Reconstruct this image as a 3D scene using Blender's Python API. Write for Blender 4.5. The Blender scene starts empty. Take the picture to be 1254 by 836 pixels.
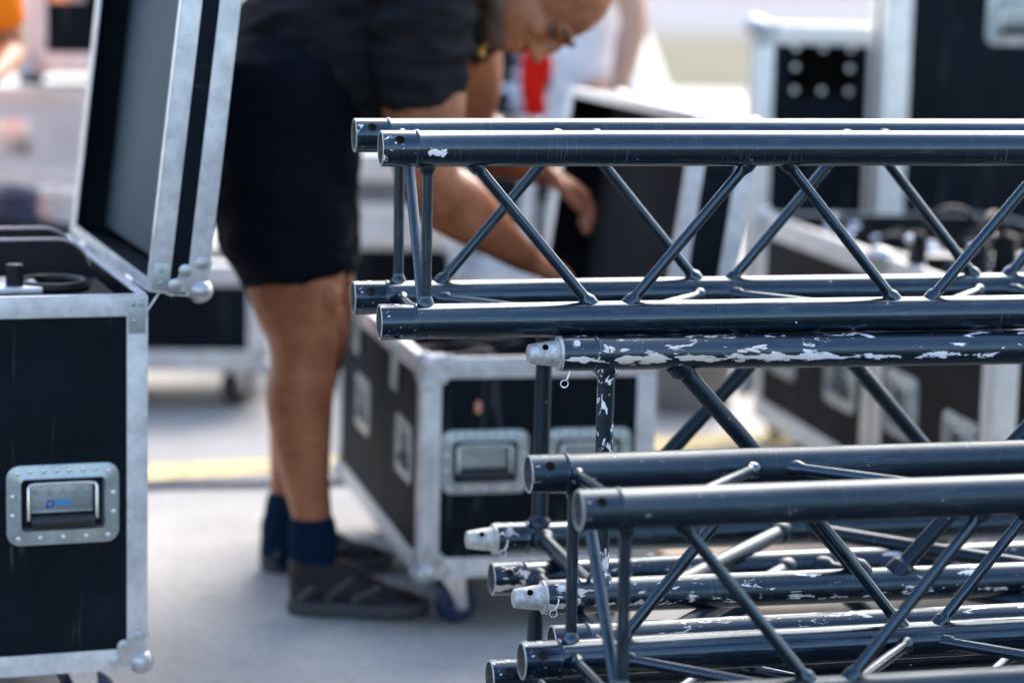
import bpy, bmesh, math, random
from mathutils import Vector, Matrix, Quaternion, noise
random.seed(7)
PI = math.pi
R = math.radians
scene = bpy.context.scene
C = scene.collection

# ------------------------------------------------------------------ camera
CAM_H = 1.25
PITCH, ROLL = 0.15647, 0.02482
cam_d = bpy.data.cameras.new('camera')
cam = bpy.data.objects.new('camera', cam_d); C.objects.link(cam)
scene.camera = cam
cam_d.sensor_width = 36.0
cam_d.lens = 85.0
cam_d.clip_start = 0.05
cam_d.clip_end = 2000
cam_d.dof.use_dof = True
cam_d.dof.focus_distance = 3.36
cam_d.dof.aperture_fstop = 2.0
fwd = Vector((0, math.cos(PITCH), -math.sin(PITCH)))
upv = Vector((0, math.sin(PITCH), math.cos(PITCH)))
rgt = Vector((1, 0, 0))
cr, sr = math.cos(ROLL), math.sin(ROLL)
# the camera was held slightly tilted
r2 = rgt * cr + upv * sr
u2 = -rgt * sr + upv * cr
m3 = Matrix((r2, u2, -fwd)).transposed()
cam.matrix_world = Matrix.Translation((0, 0, CAM_H)) @ m3.to_4x4()

def at(X, Y, D):
    """world point at world depth y = D seen at photo position X, Y (1254 px wide photo)"""
    u = (X - 627.0) / 2961.1; v = -(Y - 418.0) / 2961.1
    d = fwd + r2 * u + u2 * v
    return Vector((0, 0, CAM_H)) + d * (D / d.y)

def on_floor(X, Y, z=0.0):
    u = (X - 627.0) / 2961.1; v = -(Y - 418.0) / 2961.1
    d = fwd + r2 * u + u2 * v
    return Vector((0, 0, CAM_H)) + d * ((z - CAM_H) / d.z)

# ------------------------------------------------------------------ light
SUN_EL, SUN_ROT = R(41), R(24)
world = bpy.data.worlds.new('World'); scene.world = world
world.use_nodes = True
wn = world.node_tree.nodes; wl = world.node_tree.links
for n in list(wn): wn.remove(n)
sky = wn.new('ShaderNodeTexSky'); sky.sky_type = 'NISHITA'; sky.sun_disc = False
sky.sun_elevation = SUN_EL; sky.sun_rotation = SUN_ROT
sky.air_density = 1.0; sky.dust_density = 2.0; sky.ozone_density = 0.6
bg = wn.new('ShaderNodeBackground'); bg.inputs[1].default_value = 0.15
wo = wn.new('ShaderNodeOutputWorld')
wl.new(sky.outputs[0], bg.inputs[0]); wl.new(bg.outputs[0], wo.inputs[0])
sd = bpy.data.lights.new('sun', 'SUN'); sd.energy = 1.3; sd.angle = R(45); sd.color = (1.0, 0.91, 0.80)
so = bpy.data.objects.new('sun', sd); C.objects.link(so)
sdir = Vector((math.sin(SUN_ROT) * math.cos(SUN_EL), math.cos(SUN_ROT) * math.cos(SUN_EL), math.sin(SUN_EL)))
so.rotation_euler = sdir.to_track_quat('Z', 'Y').to_euler()
so.location = (3, 3, 8)
vs = scene.view_settings
vs.view_transform = 'Standard'; vs.look = 'None'; vs.exposure = 1.88; vs.gamma = 1.0; vs.use_curve_mapping = False

# ------------------------------------------------------------------ materials
def newmat(name):
    m = bpy.data.materials.new(name); m.use_nodes = True
    nt = m.node_tree
    b = nt.nodes['Principled BSDF']
    return m, nt, b

def N(nt, t, **kw):
    n = nt.nodes.new(t)
    for k, v in kw.items():
        if k in n.inputs: n.inputs[k].default_value = v
        else: setattr(n, k, v)
    return n

def coords(nt, scale=(1, 1, 1), kind='Object'):
    tc = nt.nodes.new('ShaderNodeTexCoord')
    mp = nt.nodes.new('ShaderNodeMapping'); mp.inputs['Scale'].default_value = scale
    nt.links.new(tc.outputs[kind], mp.inputs['Vector'])
    return mp.outputs[0]

def ramp(nt, fac, p0, c0, p1, c1, interp='LINEAR'):
    r = nt.nodes.new('ShaderNodeValToRGB'); r.color_ramp.interpolation = interp
    e = r.color_ramp.elements
    e[0].position = p0; e[0].color = (*c0, 1) if len(c0) == 3 else c0
    e[1].position = p1; e[1].color = (*c1, 1) if len(c1) == 3 else c1
    nt.links.new(fac, r.inputs[0])
    return r.outputs[0]

def mixc(nt, fac, a, b):
    m = nt.nodes.new('ShaderNodeMix'); m.data_type = 'RGBA'
    for sock, v in ((m.inputs[0], fac), (m.inputs[6], a), (m.inputs[7], b)):
        if hasattr(v, 'is_output') or isinstance(v, bpy.types.NodeSocket): nt.links.new(v, sock)
        elif isinstance(v, (int, float)): sock.default_value = v
        else: sock.default_value = (*v, 1)
    return m.outputs[2]

def mth(nt, op, a, b=None, c=None, clamp=False):
    m = nt.nodes.new('ShaderNodeMath'); m.operation = op; m.use_clamp = clamp
    for i, v in enumerate((a, b, c)):
        if v is None: continue
        if isinstance(v, bpy.types.NodeSocket): nt.links.new(v, m.inputs[i])
        else: m.inputs[i].default_value = v
    return m.outputs[0]

def simple(name, col, rough=0.5, metal=0.0, var=0.15, scale=8, bump=0.0, bscale=60, spec=0.5, coat=0.0):
    m, nt, b = newmat(name)
    v = coords(nt)
    n = N(nt, 'ShaderNodeTexNoise', Scale=scale, Detail=6.0, Roughness=0.6); nt.links.new(v, n.inputs['Vector'])
    lo = tuple(c * (1 - var) for c in col); hi = tuple(min(1, c * (1 + var)) for c in col)
    nt.links.new(ramp(nt, n.outputs[0], 0.3, lo, 0.7, hi), b.inputs['Base Color'])
    nt.links.new(mth(nt, 'MULTIPLY_ADD', n.outputs[0], 0.25, rough - 0.12), b.inputs['Roughness'])
    b.inputs['Metallic'].default_value = metal
    b.inputs['Specular IOR Level'].default_value = spec
    b.inputs['Coat Weight'].default_value = coat
    if bump:
        n2 = N(nt, 'ShaderNodeTexNoise', Scale=bscale, Detail=4.0); nt.links.new(v, n2.inputs['Vector'])
        bp = N(nt, 'ShaderNodeBump', Strength=bump, Distance=0.002); nt.links.new(n2.outputs[0], bp.inputs['Height'])
        nt.links.new(bp.outputs[0], b.inputs['Normal'])
    return m

def paint(name, amount, seed=0.0, edge=0.0, streak=0.0, gloss=0.12, spec=1.0, stretch=0.55, patch=0.0):
    """black powder coat on aluminium tube, knocked off in chips and flakes.
    amount: how much is gone; edge: extra wear near the tube's end; streak: a rubbed line along the tube"""
    m, nt, b = newmat(name)
    tc = nt.nodes.new('ShaderNodeTexCoord')
    mp = nt.nodes.new('ShaderNodeMapping'); mp.inputs['Location'].default_value = (seed, seed * 1.7, seed * 0.3)
    mp.inputs['Scale'].default_value = (stretch, 1, 1)
    nt.links.new(tc.outputs['Object'], mp.inputs['Vector'])
    sx = nt.nodes.new('ShaderNodeSeparateXYZ'); nt.links.new(tc.outputs['Object'], sx.inputs[0])
    n1 = N(nt, 'ShaderNodeTexNoise', Scale=66.0, Detail=9.0, Roughness=0.66, Distortion=0.6); nt.links.new(mp.outputs[0], n1.inputs['Vector'])
    n2 = N(nt, 'ShaderNodeTexNoise', Scale=160.0, Detail=3.0, Roughness=0.5); nt.links.new(mp.outputs[0], n2.inputs['Vector'])
    nl = N(nt, 'ShaderNodeTexNoise', Scale=5.0, Detail=2.0); nt.links.new(mp.outputs[0], nl.inputs['Vector'])
    val = mth(nt, 'MULTIPLY_ADD', n2.outputs[0], 0.28, n1.outputs[0])
    val = mth(nt, 'MULTIPLY_ADD', nl.outputs[0], 0.25, val)
    T = 1.02 - amount
    if edge:
        e = mth(nt, 'MULTIPLY_ADD', sx.outputs[0], -1 / 0.09, 1.0, clamp=True)
        val = mth(nt, 'MULTIPLY_ADD', e, edge, val)
    if patch:
        # one knocked-off patch just behind the weld ring
        px = mth(nt, 'SUBTRACT', 1.0, mth(nt, 'MULTIPLY', mth(nt, 'ABSOLUTE', mth(nt, 'ADD', sx.outputs[0], -0.073)), 1 / 0.030), clamp=True)
        pz = mth(nt, 'SUBTRACT', 1.0, mth(nt, 'MULTIPLY', mth(nt, 'ABSOLUTE', mth(nt, 'ADD', sx.outputs[2], 0.004)), 1 / 0.011), clamp=True)
        val = mth(nt, 'MULTIPLY_ADD', mth(nt, 'MULTIPLY', px, pz), patch, val)
    if streak:
        # rubbed band on the outer side of the tube: contact line just under mid height
        dz = mth(nt, 'ADD', sx.outputs[2], 0.006)
        g = mth(nt, 'MULTIPLY', mth(nt, 'ABSOLUTE', dz), 1 / 0.006)
        g = mth(nt, 'SUBTRACT', 1.0, g, clamp=True)
        val = mth(nt, 'MULTIPLY_ADD', g, streak, val)
        low = mth(nt, 'MULTIPLY_ADD', sx.outputs[2], -160.0, -1.9, clamp=True)
        val = mth(nt, 'MULTIPLY_ADD', low, -0.22, val)
    mask = mth(nt, 'MULTIPLY_ADD', mth(nt, 'SUBTRACT', val, T), 90.0, 0.5, clamp=True)
    # fine scratches across the coat
    mp2 = nt.nodes.new('ShaderNodeMapping'); mp2.inputs['Scale'].default_value = (900, 26, 26); mp2.inputs['Location'].default_value = (seed, 3, 1)
    nt.links.new(tc.outputs['Object'], mp2.inputs['Vector'])
    n3 = N(nt, 'ShaderNodeTexNoise', Scale=1.0, Detail=2.0); nt.links.new(mp2.outputs[0], n3.inputs['Vector'])
    mp3 = nt.nodes.new('ShaderNodeMapping'); mp3.inputs['Scale'].default_value = (18, 900, 900)
    nt.links.new(tc.outputs['Object'], mp3.inputs['Vector'])
    n4 = N(nt, 'ShaderNodeTexNoise', Scale=1.0, Detail=2.0); nt.links.new(mp3.outputs[0], n4.inputs['Vector'])
    n5 = N(nt, 'ShaderNodeTexNoise', Scale=14.0, Detail=3.0); nt.links.new(mp.outputs[0], n5.inputs['Vector'])
    sc = mth(nt, 'MULTIPLY', mth(nt, 'MULTIPLY_ADD', n3.outputs[0], 14.0, -8.5, clamp=True), mth(nt, 'MULTIPLY_ADD', n5.outputs[0], 8, -4.2, clamp=True))
    sc2 = mth(nt, 'MULTIPLY', mth(nt, 'MULTIPLY_ADD', n4.outputs[0], 14.0, -8.5, clamp=True), mth(nt, 'MULTIPLY_ADD', n5.outputs[0], -8, 4.0, clamp=True))
    scr = mth(nt, 'MULTIPLY', mth(nt, 'MAXIMUM', sc, sc2), 0.22)
    dark = ramp(nt, n1.outputs[0], 0.35, (0.0014, 0.0046, 0.0095), 0.7, (0.0026, 0.0082, 0.016))
    dark = mixc(nt, scr, dark, (0.35, 0.38, 0.42))
    metal_c = ramp(nt, n2.outputs[0], 0.3, (0.80, 0.78, 0.84), 0.7, (0.96, 0.94, 0.98))
    rust = mth(nt, 'MULTIPLY_ADD', nl.outputs[0], 9.0, -4.4, clamp=True)
    metal_c = mixc(nt, mth(nt, 'MULTIPLY', rust, 0.55), metal_c, (0.62, 0.42, 0.25))
    nt.links.new(mixc(nt, mask, dark, metal_c), b.inputs['Base Color'])
    nt.links.new(mth(nt, 'MULTIPLY', mask, 0.12), b.inputs['Metallic'])
    rr = mth(nt, 'MULTIPLY_ADD', n1.outputs[0], 0.20, gloss)
    rr = mth(nt, 'MULTIPLY_ADD', mask, 0.14, rr)
    nt.links.new(rr, b.inputs['Roughness'])
    b.inputs['Specular IOR Level'].default_value = spec
    nt.links.new(mixc(nt, mask, (0.60, 0.82, 1.0), (1.0, 1.0, 1.0)), b.inputs['Specular Tint'])
    bp = N(nt, 'ShaderNodeBump', Strength=0.5, Distance=0.0006)
    h = mth(nt, 'MULTIPLY_ADD', mask, -1.0, mth(nt, 'MULTIPLY', n2.outputs[0], 0.35))
    nt.links.new(h, bp.inputs['Height']); nt.links.new(bp.outputs[0], b.inputs['Normal'])
    return m

def aluminium(name, base=(0.68, 0.68, 0.69), rough=0.42, metal=0.4, dirt=0.35, sc=22.0):
    m, nt, b = newmat(name)
    v = coords(nt, (1, 1, 1))
    n1 = N(nt, 'ShaderNodeTexNoise', Scale=sc, Detail=8.0, Roughness=0.7); nt.links.new(v, n1.inputs['Vector'])
    n2 = N(nt, 'ShaderNodeTexNoise', Scale=4.0, Detail=3.0); nt.links.new(v, n2.inputs['Vector'])
    n3 = N(nt, 'ShaderNodeTexVoronoi', Scale=55.0); nt.links.new(v, n3.inputs['Vector'])
    c = ramp(nt, n1.outputs[0], 0.32, tuple(x * (1 - dirt) for x in base), 0.62, base)
    c = mixc(nt, mth(nt, 'MULTIPLY_ADD', n3.outputs[0], -14.0, 1.6, clamp=True), c, tuple(x * 0.55 for x in base))
    nt.links.new(c, b.inputs['Base Color'])
    b.inputs['Metallic'].default_value = metal
    nt.links.new(mth(nt, 'MULTIPLY_ADD', n2.outputs[0], 0.3, rough - 0.15), b.inputs['Roughness'])
    bp = N(nt, 'ShaderNodeBump', Strength=0.35, Distance=0.001); nt.links.new(n1.outputs[0], bp.inputs['Height'])
    nt.links.new(bp.outputs[0], b.inputs['Normal'])
    return m

def laminate(name, base=(0.0020, 0.0048, 0.0080), rough=0.5):
    m, nt, b = newmat(name)
    v = coords(nt)
    n1 = N(nt, 'ShaderNodeTexNoise', Scale=6.0, Detail=7.0, Roughness=0.65); nt.links.new(v, n1.inputs['Vector'])
    c = ramp(nt, n1.outputs[0], 0.4, base, 0.78, tuple(x * 1.8 + 0.002 for x in base))
    v2 = coords(nt, (30, 30, 3.0)); n2 = N(nt, 'ShaderNodeTexNoise', Scale=1.0, Detail=3.0, Distortion=1.5); nt.links.new(v2, n2.inputs['Vector'])
    s = mth(nt, 'MULTIPLY', mth(nt, 'MULTIPLY_ADD', n2.outputs[0], 12.0, -7.7, clamp=True), 0.13)
    c = mixc(nt, s, c, (0.3, 0.3, 0.32))
    nt.links.new(c, b.inputs['Base Color'])
    v3 = coords(nt, (500, 500, 900)); n3 = N(nt, 'ShaderNodeTexNoise', Scale=1.0, Detail=1.0); nt.links.new(v3, n3.inputs['Vector'])
    bp = N(nt, 'ShaderNodeBump', Strength=0.25, Distance=0.0008); nt.links.new(n3.outputs[0], bp.inputs['Height'])
    nt.links.new(bp.outputs[0], b.inputs['Normal'])
    nt.links.new(mth(nt, 'MULTIPLY_ADD', n1.outputs[0], 0.2, rough), b.inputs['Roughness'])
    b.inputs['Specular IOR Level'].default_value = 0.09
    return m

def fabric(name, col, fold=0.6, fscale=(9, 9, 22), rough=0.85):
    m, nt, b = newmat(name)
    v = coords(nt, fscale)
    n1 = N(nt, 'ShaderNodeTexNoise', Scale=1.0, Detail=2.5, Distortion=0.8); nt.links.new(v, n1.inputs['Vector'])
    c = ramp(nt, n1.outputs[0], 0.3, tuple(x * 0.8 for x in col), 0.7, tuple(min(1, x * 1.2) for x in col))
    nt.links.new(c, b.inputs['Base Color'])
    b.inputs['Roughness'].default_value = rough
    b.inputs['Specular IOR Level'].default_value = 0.06
    bp = N(nt, 'ShaderNodeBump', Strength=fold, Distance=0.02); nt.links.new(n1.outputs[0], bp.inputs['Height'])
    nt.links.new(bp.outputs[0], b.inputs['Normal'])
    return m

M = {}
M['paint'] = paint('satin_black_coat', 0.01, 0.0, 0.12, 0.0, 0.10)
M['paint_light'] = paint('chipped_black_coat', 0.03, 5.3, 0.13, 0.0, 0.10, 1.0, 0.8)
M['paint_patch'] = paint('patched_black_coat', 0.03, 9.4, 0.12, 0.0, 0.10, 1.0, 0.8, 0.42)
M['paint_worn'] = paint('worn_black_coat', 0.135, 2.1, 0.05, 0.08, 0.2, 1.0, 0.35)
M['paint_peeled'] = paint('peeling_black_coat', 0.165, 8.7, -0.03, 0.15, 0.2, 1.0, 0.28)
M['brace'] = paint('brace_black_coat', -0.005, 11.0)
M['brace_peel'] = paint('brace_peeled_coat', 0.19, 6.0, 0.0, 0.0, 0.2)
M['brace_worn'] = paint('brace_peeling_coat', 0.05, 4.0, 0.0, 0.0, 0.3, 0.6)
M['paint_matt'] = paint('matt_black_coat', 0.02, 3.7, 0.11, 0.0, 0.30, 0.75)
M['alu'] = aluminium('case_aluminium')
M['alu_dull'] = aluminium('handle_zinc', (0.42, 0.47, 0.48), 0.36, 0.7, 0.3)
M['spigot'] = aluminium('cast_spigot', (0.62, 0.62, 0.60), 0.5, 0.5, 0.5, 110.0)
M['alu_sunlit'] = aluminium('sunlit_tone_aluminium', (0.82, 0.78, 0.72), 0.45, 0.35, 0.25)  # lighter, warmer aluminium copy: sunlit highlights put into the colour
M['corner'] = aluminium('worn_steel_corner', (0.50, 0.51, 0.52), 0.38, 0.75, 0.35)
M['chrome'] = simple('bright_zinc', (0.7, 0.7, 0.7), 0.28, 0.85, 0.1)
M['lam'] = laminate('black_laminate')
M['lam_warm'] = laminate('dusty_laminate', (0.016, 0.014, 0.013), 0.6)
M['foam'] = simple('dark_foam', (0.012, 0.013, 0.016), 0.9, 0, 0.3, 40, 0.6, 300, 0.2)
M['liner'] = simple('grey_lid_lining', (0.060, 0.078, 0.090), 0.75, 0, 0.22, 5, 0.4, 180, 0.25)
M['rubber'] = simple('black_rubber', (0.012, 0.013, 0.015), 0.5, 0, 0.2, 30)
M['plastic'] = simple('black_plastic', (0.006, 0.007, 0.010), 0.4, 0, 0.2, 20, spec=0.25)
M['bore'] = aluminium('shaded_bore', (0.20, 0.19, 0.18), 0.5, 0.3, 0.6)  # shade inside the tubes is put into this darker metal colour
M['flat_black'] = simple('flat_black_fill', (0.003, 0.003, 0.003), 0.9, spec=0.0)  # shade of bolt holes as flat black; also the recessed handle's plastic
M['blue'] = simple('blue_wheel_tread', (0.004, 0.02, 0.07), 0.5)
def skin_mat(name, lo, hi):
    m, nt, b = newmat(name)
    v = coords(nt)
    n1 = N(nt, 'ShaderNodeTexNoise', Scale=7.0, Detail=5.0, Roughness=0.6); nt.links.new(v, n1.inputs['Vector'])
    n2 = N(nt, 'ShaderNodeTexNoise', Scale=90.0, Detail=4.0); nt.links.new(v, n2.inputs['Vector'])
    s_ = mth(nt, 'MULTIPLY_ADD', n2.outputs[0], 0.3, mth(nt, 'MULTIPLY', n1.outputs[0], 0.75))
    nt.links.new(ramp(nt, s_, 0.36, lo, 0.66, hi), b.inputs['Base Color'])
    b.inputs['Roughness'].default_value = 0.42
    b.inputs['Specular IOR Level'].default_value = 0.3
    bp = N(nt, 'ShaderNodeBump', Strength=0.3, Distance=0.002); nt.links.new(n2.outputs[0], bp.inputs['Height']); nt.links.new(bp.outputs[0], b.inputs['Normal'])
    return m
M['skin'] = skin_mat('tanned_skin', (0.20, 0.060, 0.026), (0.46, 0.175, 0.08))
M['skin2'] = simple('fair_skin', (0.50, 0.27, 0.18), 0.5, 0, 0.1, 9)
M['tee'] = fabric('washed_black_jersey', (0.017, 0.0175, 0.019), 0.9, (10, 10, 26))
M['shorts'] = fabric('navy_black_shorts_cloth', (0.005, 0.006, 0.011), 1.0, (7, 7, 12))
M['sock'] = fabric('navy_sock_knit', (0.005, 0.016, 0.042), 0.3, (60, 60, 200))
M['shoe'] = simple('black_shoe_mesh', (0.008, 0.0075, 0.010), 0.7, 0, 0.7, 45, 0.8, 200)
M['stripe'] = simple('grey_shoe_overlay', (0.05, 0.055, 0.065), 0.5)
M['sole'] = simple('dark_grey_sole', (0.045, 0.048, 0.055), 0.65)
M['white_tee'] = fabric('white_jersey', (0.80, 0.82, 0.88), 0.5)
M['orange_tee'] = fabric('orange_jersey', (0.95, 0.20, 0.01), 0.4)
M['red'] = fabric('red_cloth', (0.55, 0.012, 0.006), 1.0, (30, 30, 30))  # shade of the folds put into the colour noise
M['hair'] = simple('cropped_hair', (0.03, 0.022, 0.018), 0.8)
M['eye'] = simple('downcast_eye', (0.10, 0.05, 0.035), 0.3)
M['wood'] = simple('pale_plywood', (0.55, 0.40, 0.28), 0.7, 0, 0.15, 12)
M['yellow'] = simple('worn_yellow_line', (0.66, 0.52, 0.25), 0.8, 0, 0.3, 16)
M['cable'] = simple('blue_grey_cable', (0.05, 0.07, 0.12), 0.5)
M['grey'] = simple('grey_plastic', (0.16, 0.155, 0.15), 0.6)
M['pale'] = simple('pale_grey_panel', (0.62, 0.61, 0.58), 0.5, 0, 0.2, 4)
M['tarp'] = simple('white_tarpaulin', (0.74, 0.73, 0.64), 0.6, 0, 0.06, 3)
M['logo_blue'] = simple('logo_dark_blue', (0.005, 0.06, 0.42), 0.4)
M['logo_cyan'] = simple('logo_cyan', (0.01, 0.30, 0.62), 0.4)
M['amber'] = simple('amber_print', (0.75, 0.40, 0.03), 0.6)
M['rust'] = simple('terracotta_mark', (0.5, 0.22, 0.14), 0.7)

def patterned():
    m, nt, b = newmat('black_white_print')
    v = coords(nt, (16, 16, 16)); n = N(nt, 'ShaderNodeTexNoise', Scale=1.0, Detail=2.0, Distortion=1.0); nt.links.new(v, n.inputs['Vector'])
    nt.links.new(ramp(nt, n.outputs[0], 0.50, (0.006, 0.007, 0.012), 0.54, (0.50, 0.53, 0.62)), b.inputs['Base Color'])
    b.inputs['Roughness'].default_value = 0.8
    return m
M['print'] = patterned()

def ground_mat(name, lo, hi, sc=0.6, fine=True):
    m, nt, b = newmat(name)
    v = coords(nt)
    a = N(nt, 'ShaderNodeTexNoise', Scale=sc, Detail=8.0, Roughness=0.6); nt.links.new(v, a.inputs['Vector'])
    f = N(nt, 'ShaderNodeTexNoise', Scale=35.0, Detail=5.0, Roughness=0.7); nt.links.new(v, f.inputs['Vector'])
    s = mth(nt, 'MULTIPLY_ADD', f.outputs[0], 0.45, mth(nt, 'MULTIPLY', a.outputs[0], 0.6))
    nt.links.new(ramp(nt, s, 0.35, lo, 0.68, hi), b.inputs['Base Color'])
    b.inputs['Roughness'].default_value = 1.0
    bp = N(nt, 'ShaderNodeBump', Strength=0.3, Distance=0.004); nt.links.new(f.outputs[0], bp.inputs['Height'])
    nt.links.new(bp.outputs[0], b.inputs['Normal'])
    return m
M['ground'] = ground_mat('concrete', (0.27, 0.26, 0.243), (0.50, 0.485, 0.455), 1.6)
M['sunlit_ground'] = ground_mat('sunlit_tone_concrete', (0.62, 0.58, 0.50), (0.8, 0.76, 0.68), 0.3)  # paler copy of the concrete: sunlight put into the colour
M['road'] = ground_mat('grey_asphalt', (0.14, 0.14, 0.16), (0.20, 0.20, 0.23), 0.2)
M['dark_ground'] = ground_mat('added_ground_dark', (0.04, 0.042, 0.046), (0.07, 0.07, 0.075), 1.0)  # for the unseen ground sheet added to darken the tubes
M['grass'] = ground_mat('dry_grass', (0.07, 0.068, 0.034), (0.16, 0.14, 0.085), 0.35)

# ------------------------------------------------------------------ mesh helpers
def link(name, bm, mat, parent=None, smooth=True, loc=None):
    me = bpy.data.meshes.new(name)
    bmesh.ops.recalc_face_normals(bm, faces=bm.faces[:])
    bm.to_mesh(me); bm.free()
    o = bpy.data.objects.new(name, me); C.objects.link(o)
    if mat: me.materials.append(mat)
    if smooth:
        for p in me.polygons: p.use_smooth = True
        try: me.set_sharp_from_angle(angle=R(38))
        except Exception: pass
    if parent: o.parent = parent
    if loc: o.location = loc
    return o

def tag(o, label=None, cat=None, group=None, kind=None):
    if label: o['label'] = label
    if cat: o['category'] = cat
    if group: o['group'] = group
    if kind: o['kind'] = kind
    return o

def thing(name, label, cat, loc=(0, 0, 0), rotz=0, group=None, rot=None):
    o = bpy.data.objects.new(name, None); C.objects.link(o)
    o.empty_display_size = 0.1
    o.location = loc
    if rot is not None: o.rotation_euler = rot
    else: o.rotation_euler = (0, 0, rotz)
    return tag(o, label, cat, group)

def box(bm, lo, hi, bevel=0.0, M4=None):
    x0, y0, z0 = lo; x1, y1, z1 = hi
    vs_ = [bm.verts.new(p) for p in ((x0,y0,z0),(x1,y0,z0),(x1,y1,z0),(x0,y1,z0),(x0,y0,z1),(x1,y0,z1),(x1,y1,z1),(x0,y1,z1))]
    fs = [bm.faces.new([vs_[i] for i in f]) for f in ((0,3,2,1),(4,5,6,7),(0,1,5,4),(1,2,6,5),(2,3,7,6),(3,0,4,7))]
    if bevel > 0:
        es = list({e for f in fs for e in f.edges})
        r = bmesh.ops.bevel(bm, geom=es, offset=bevel, segments=2, affect='EDGES', profile=0.6)
        vs_ = list({v for f in r['faces'] for v in f.verts})
    if M4 is not None:
        bmesh.ops.transform(bm, matrix=M4, verts=vs_)
    return vs_

def frame_of(d):
    d = d.normalized()
    a = Vector((0, 0, 1)) if abs(d.z) < 0.9 else Vector((1, 0, 0))
    u = d.cross(a).normalized(); v = d.cross(u).normalized()
    return u, v

def lathe(bm, origin, axis, prof, seg=32, closed=False):
    """prof: (distance along axis, radius)"""
    origin = Vector(origin); axis = Vector(axis).normalized()
    u, v = frame_of(axis)
    rings = []
    for s, r in prof:
        if r <= 1e-6: rings.append([bm.verts.new(origin + axis * s)])
        else: rings.append([bm.verts.new(origin + axis * s + (u * math.cos(2*PI*k/seg) + v * math.sin(2*PI*k/seg)) * r) for k in range(seg)])
    pairs = list(zip(rings, rings[1:])) + ([(rings[-1], rings[0])] if closed else [])
    for a, b in pairs:
        for k in range(seg):
            k2 = (k + 1) % seg
            if len(a) == 1 and len(b) == 1: continue
            if len(a) == 1: bm.faces.new((a[0], b[k], b[k2]))
            elif len(b) == 1: bm.faces.new((a[k], b[0], a[k2]))
            else: bm.faces.new((a[k], b[k], b[k2], a[k2]))
    return rings

def rod(bm, a, b, r, seg=14):
    a = Vector(a); b = Vector(b); L = (b - a).length
    lathe(bm, a, b - a, [(0, 0), (0, r), (L, r), (L, 0)], seg)

def wire(bm, pts, r, seg=8, closed=False):
    pts = [Vector(p) for p in pts]; n = len(pts); rings = []
    pu = None
    for i, p in enumerate(pts):
        if closed: d = pts[(i+1) % n] - pts[i-1]
        else: d = pts[min(i+1, n-1)] - pts[max(i-1, 0)]
        d.normalize()
        if pu is None: u, v = frame_of(d)
        else:
            u = (pu - d * pu.dot(d)).normalized(); v = d.cross(u)
        pu = u
        rings.append([bm.verts.new(p + (u * math.cos(2*PI*k/seg) + v * math.sin(2*PI*k/seg)) * r) for k in range(seg)])
    prs = list(zip(rings, rings[1:])) + ([(rings[-1], rings[0])] if closed else [])
    for a, b in prs:
        for k in range(seg):
            bm.faces.new((a[k], b[k], b[(k+1) % seg], a[(k+1) % seg]))
    if not closed:
        bm.faces.new(rings[0]); bm.faces.new(rings[-1][::-1])

def ball(bm, c, r, seg=16, scale=None, M4=None):
    m = Matrix.Translation(Vector(c))
    if M4 is not None: m = m @ M4
    if scale: m = m @ Matrix.Diagonal((*scale, 1))
    bmesh.ops.create_uvsphere(bm, u_segments=seg, v_segments=max(6, seg // 2), radius=r, matrix=m)

# ================================================================== SETTING
bm = bmesh.new()
S = 900
vsq = [bm.verts.new(p) for p in ((-S, -S, -0.008), (S, -S, -0.008), (S, S, -0.008), (-S, S, -0.008))]
bm.faces.new(vsq)
tag(link('terrain', bm, M['grass']), kind='structure')
def sheet(name, x0, x1, y0, y1, z, mat, rotz=0):
    bm = bmesh.new()
    bm.faces.new([bm.verts.new(p) for p in ((x0, y0, z), (x1, y0, z), (x1, y1, z), (x0, y1, z))])
    return tag(link(name, bm, mat), kind='structure')
sheet('ground', -30, 30, 3.2, 9.0, 0.0, M['ground'])
sheet('added_dark_ground', -30, 30, -20, 3.2, 0.0, M['dark_ground'])  # unseen dark sheet, added to darken what the tube undersides reflect
sheet('sunlit_far_ground', -60, 60, 9.0, 24.0, 0.0, M['sunlit_ground'])  # far concrete, its sunlight painted in
sheet('road', -120, 120, 44, 110, 0.0, M['road'])
# painted line on the concrete
a = on_floor(60, 586); b_ = on_floor(340, 571)
bm = bmesh.new()
d = (b_ - a); d.z = 0; d.normalize(); n_ = Vector((-d.y, d.x, 0)) * 0.085
p0 = a - d * 3; p1 = b_ + d * 4
bm.faces.new([bm.verts.new(Vector((q.x, q.y, 0.004))) for q in (p0 - n_, p1 - n_, p1 + n_, p0 + n_)])
tag(link('painted_line', bm, M['yellow']), kind='structure')
bm = bmesh.new()
q0 = on_floor(150, 602); q1 = on_floor(340, 597)
dd = (q1 - q0)
pts = []
for i in range(40):
    t = -6 + i * 0.42
    p = q0 + dd * t; p.z = 0.009; p.y += 0.02 * math.sin(t * 2.1) + 0.012 * math.sin(t * 5)
    pts.append(p)
wire(bm, pts, 0.009, 8)
tag(link('power_cable', bm, M['cable']), 'dark blue cable lying on the concrete along the yellow line', 'cable')
# plywood board behind the stack
bm = bmesh.new()
box(bm, (0, 0, 0), (0.95, 0.62, 0.018), 0.002)
o = link('plywood_sheet', bm, M['wood'], loc=(0.42, 4.55, 0.002)); o.rotation_euler = (0, 0, 0.2)
tag(o, 'pale plywood sheet lying on the ground behind the truss stack', 'board')

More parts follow.
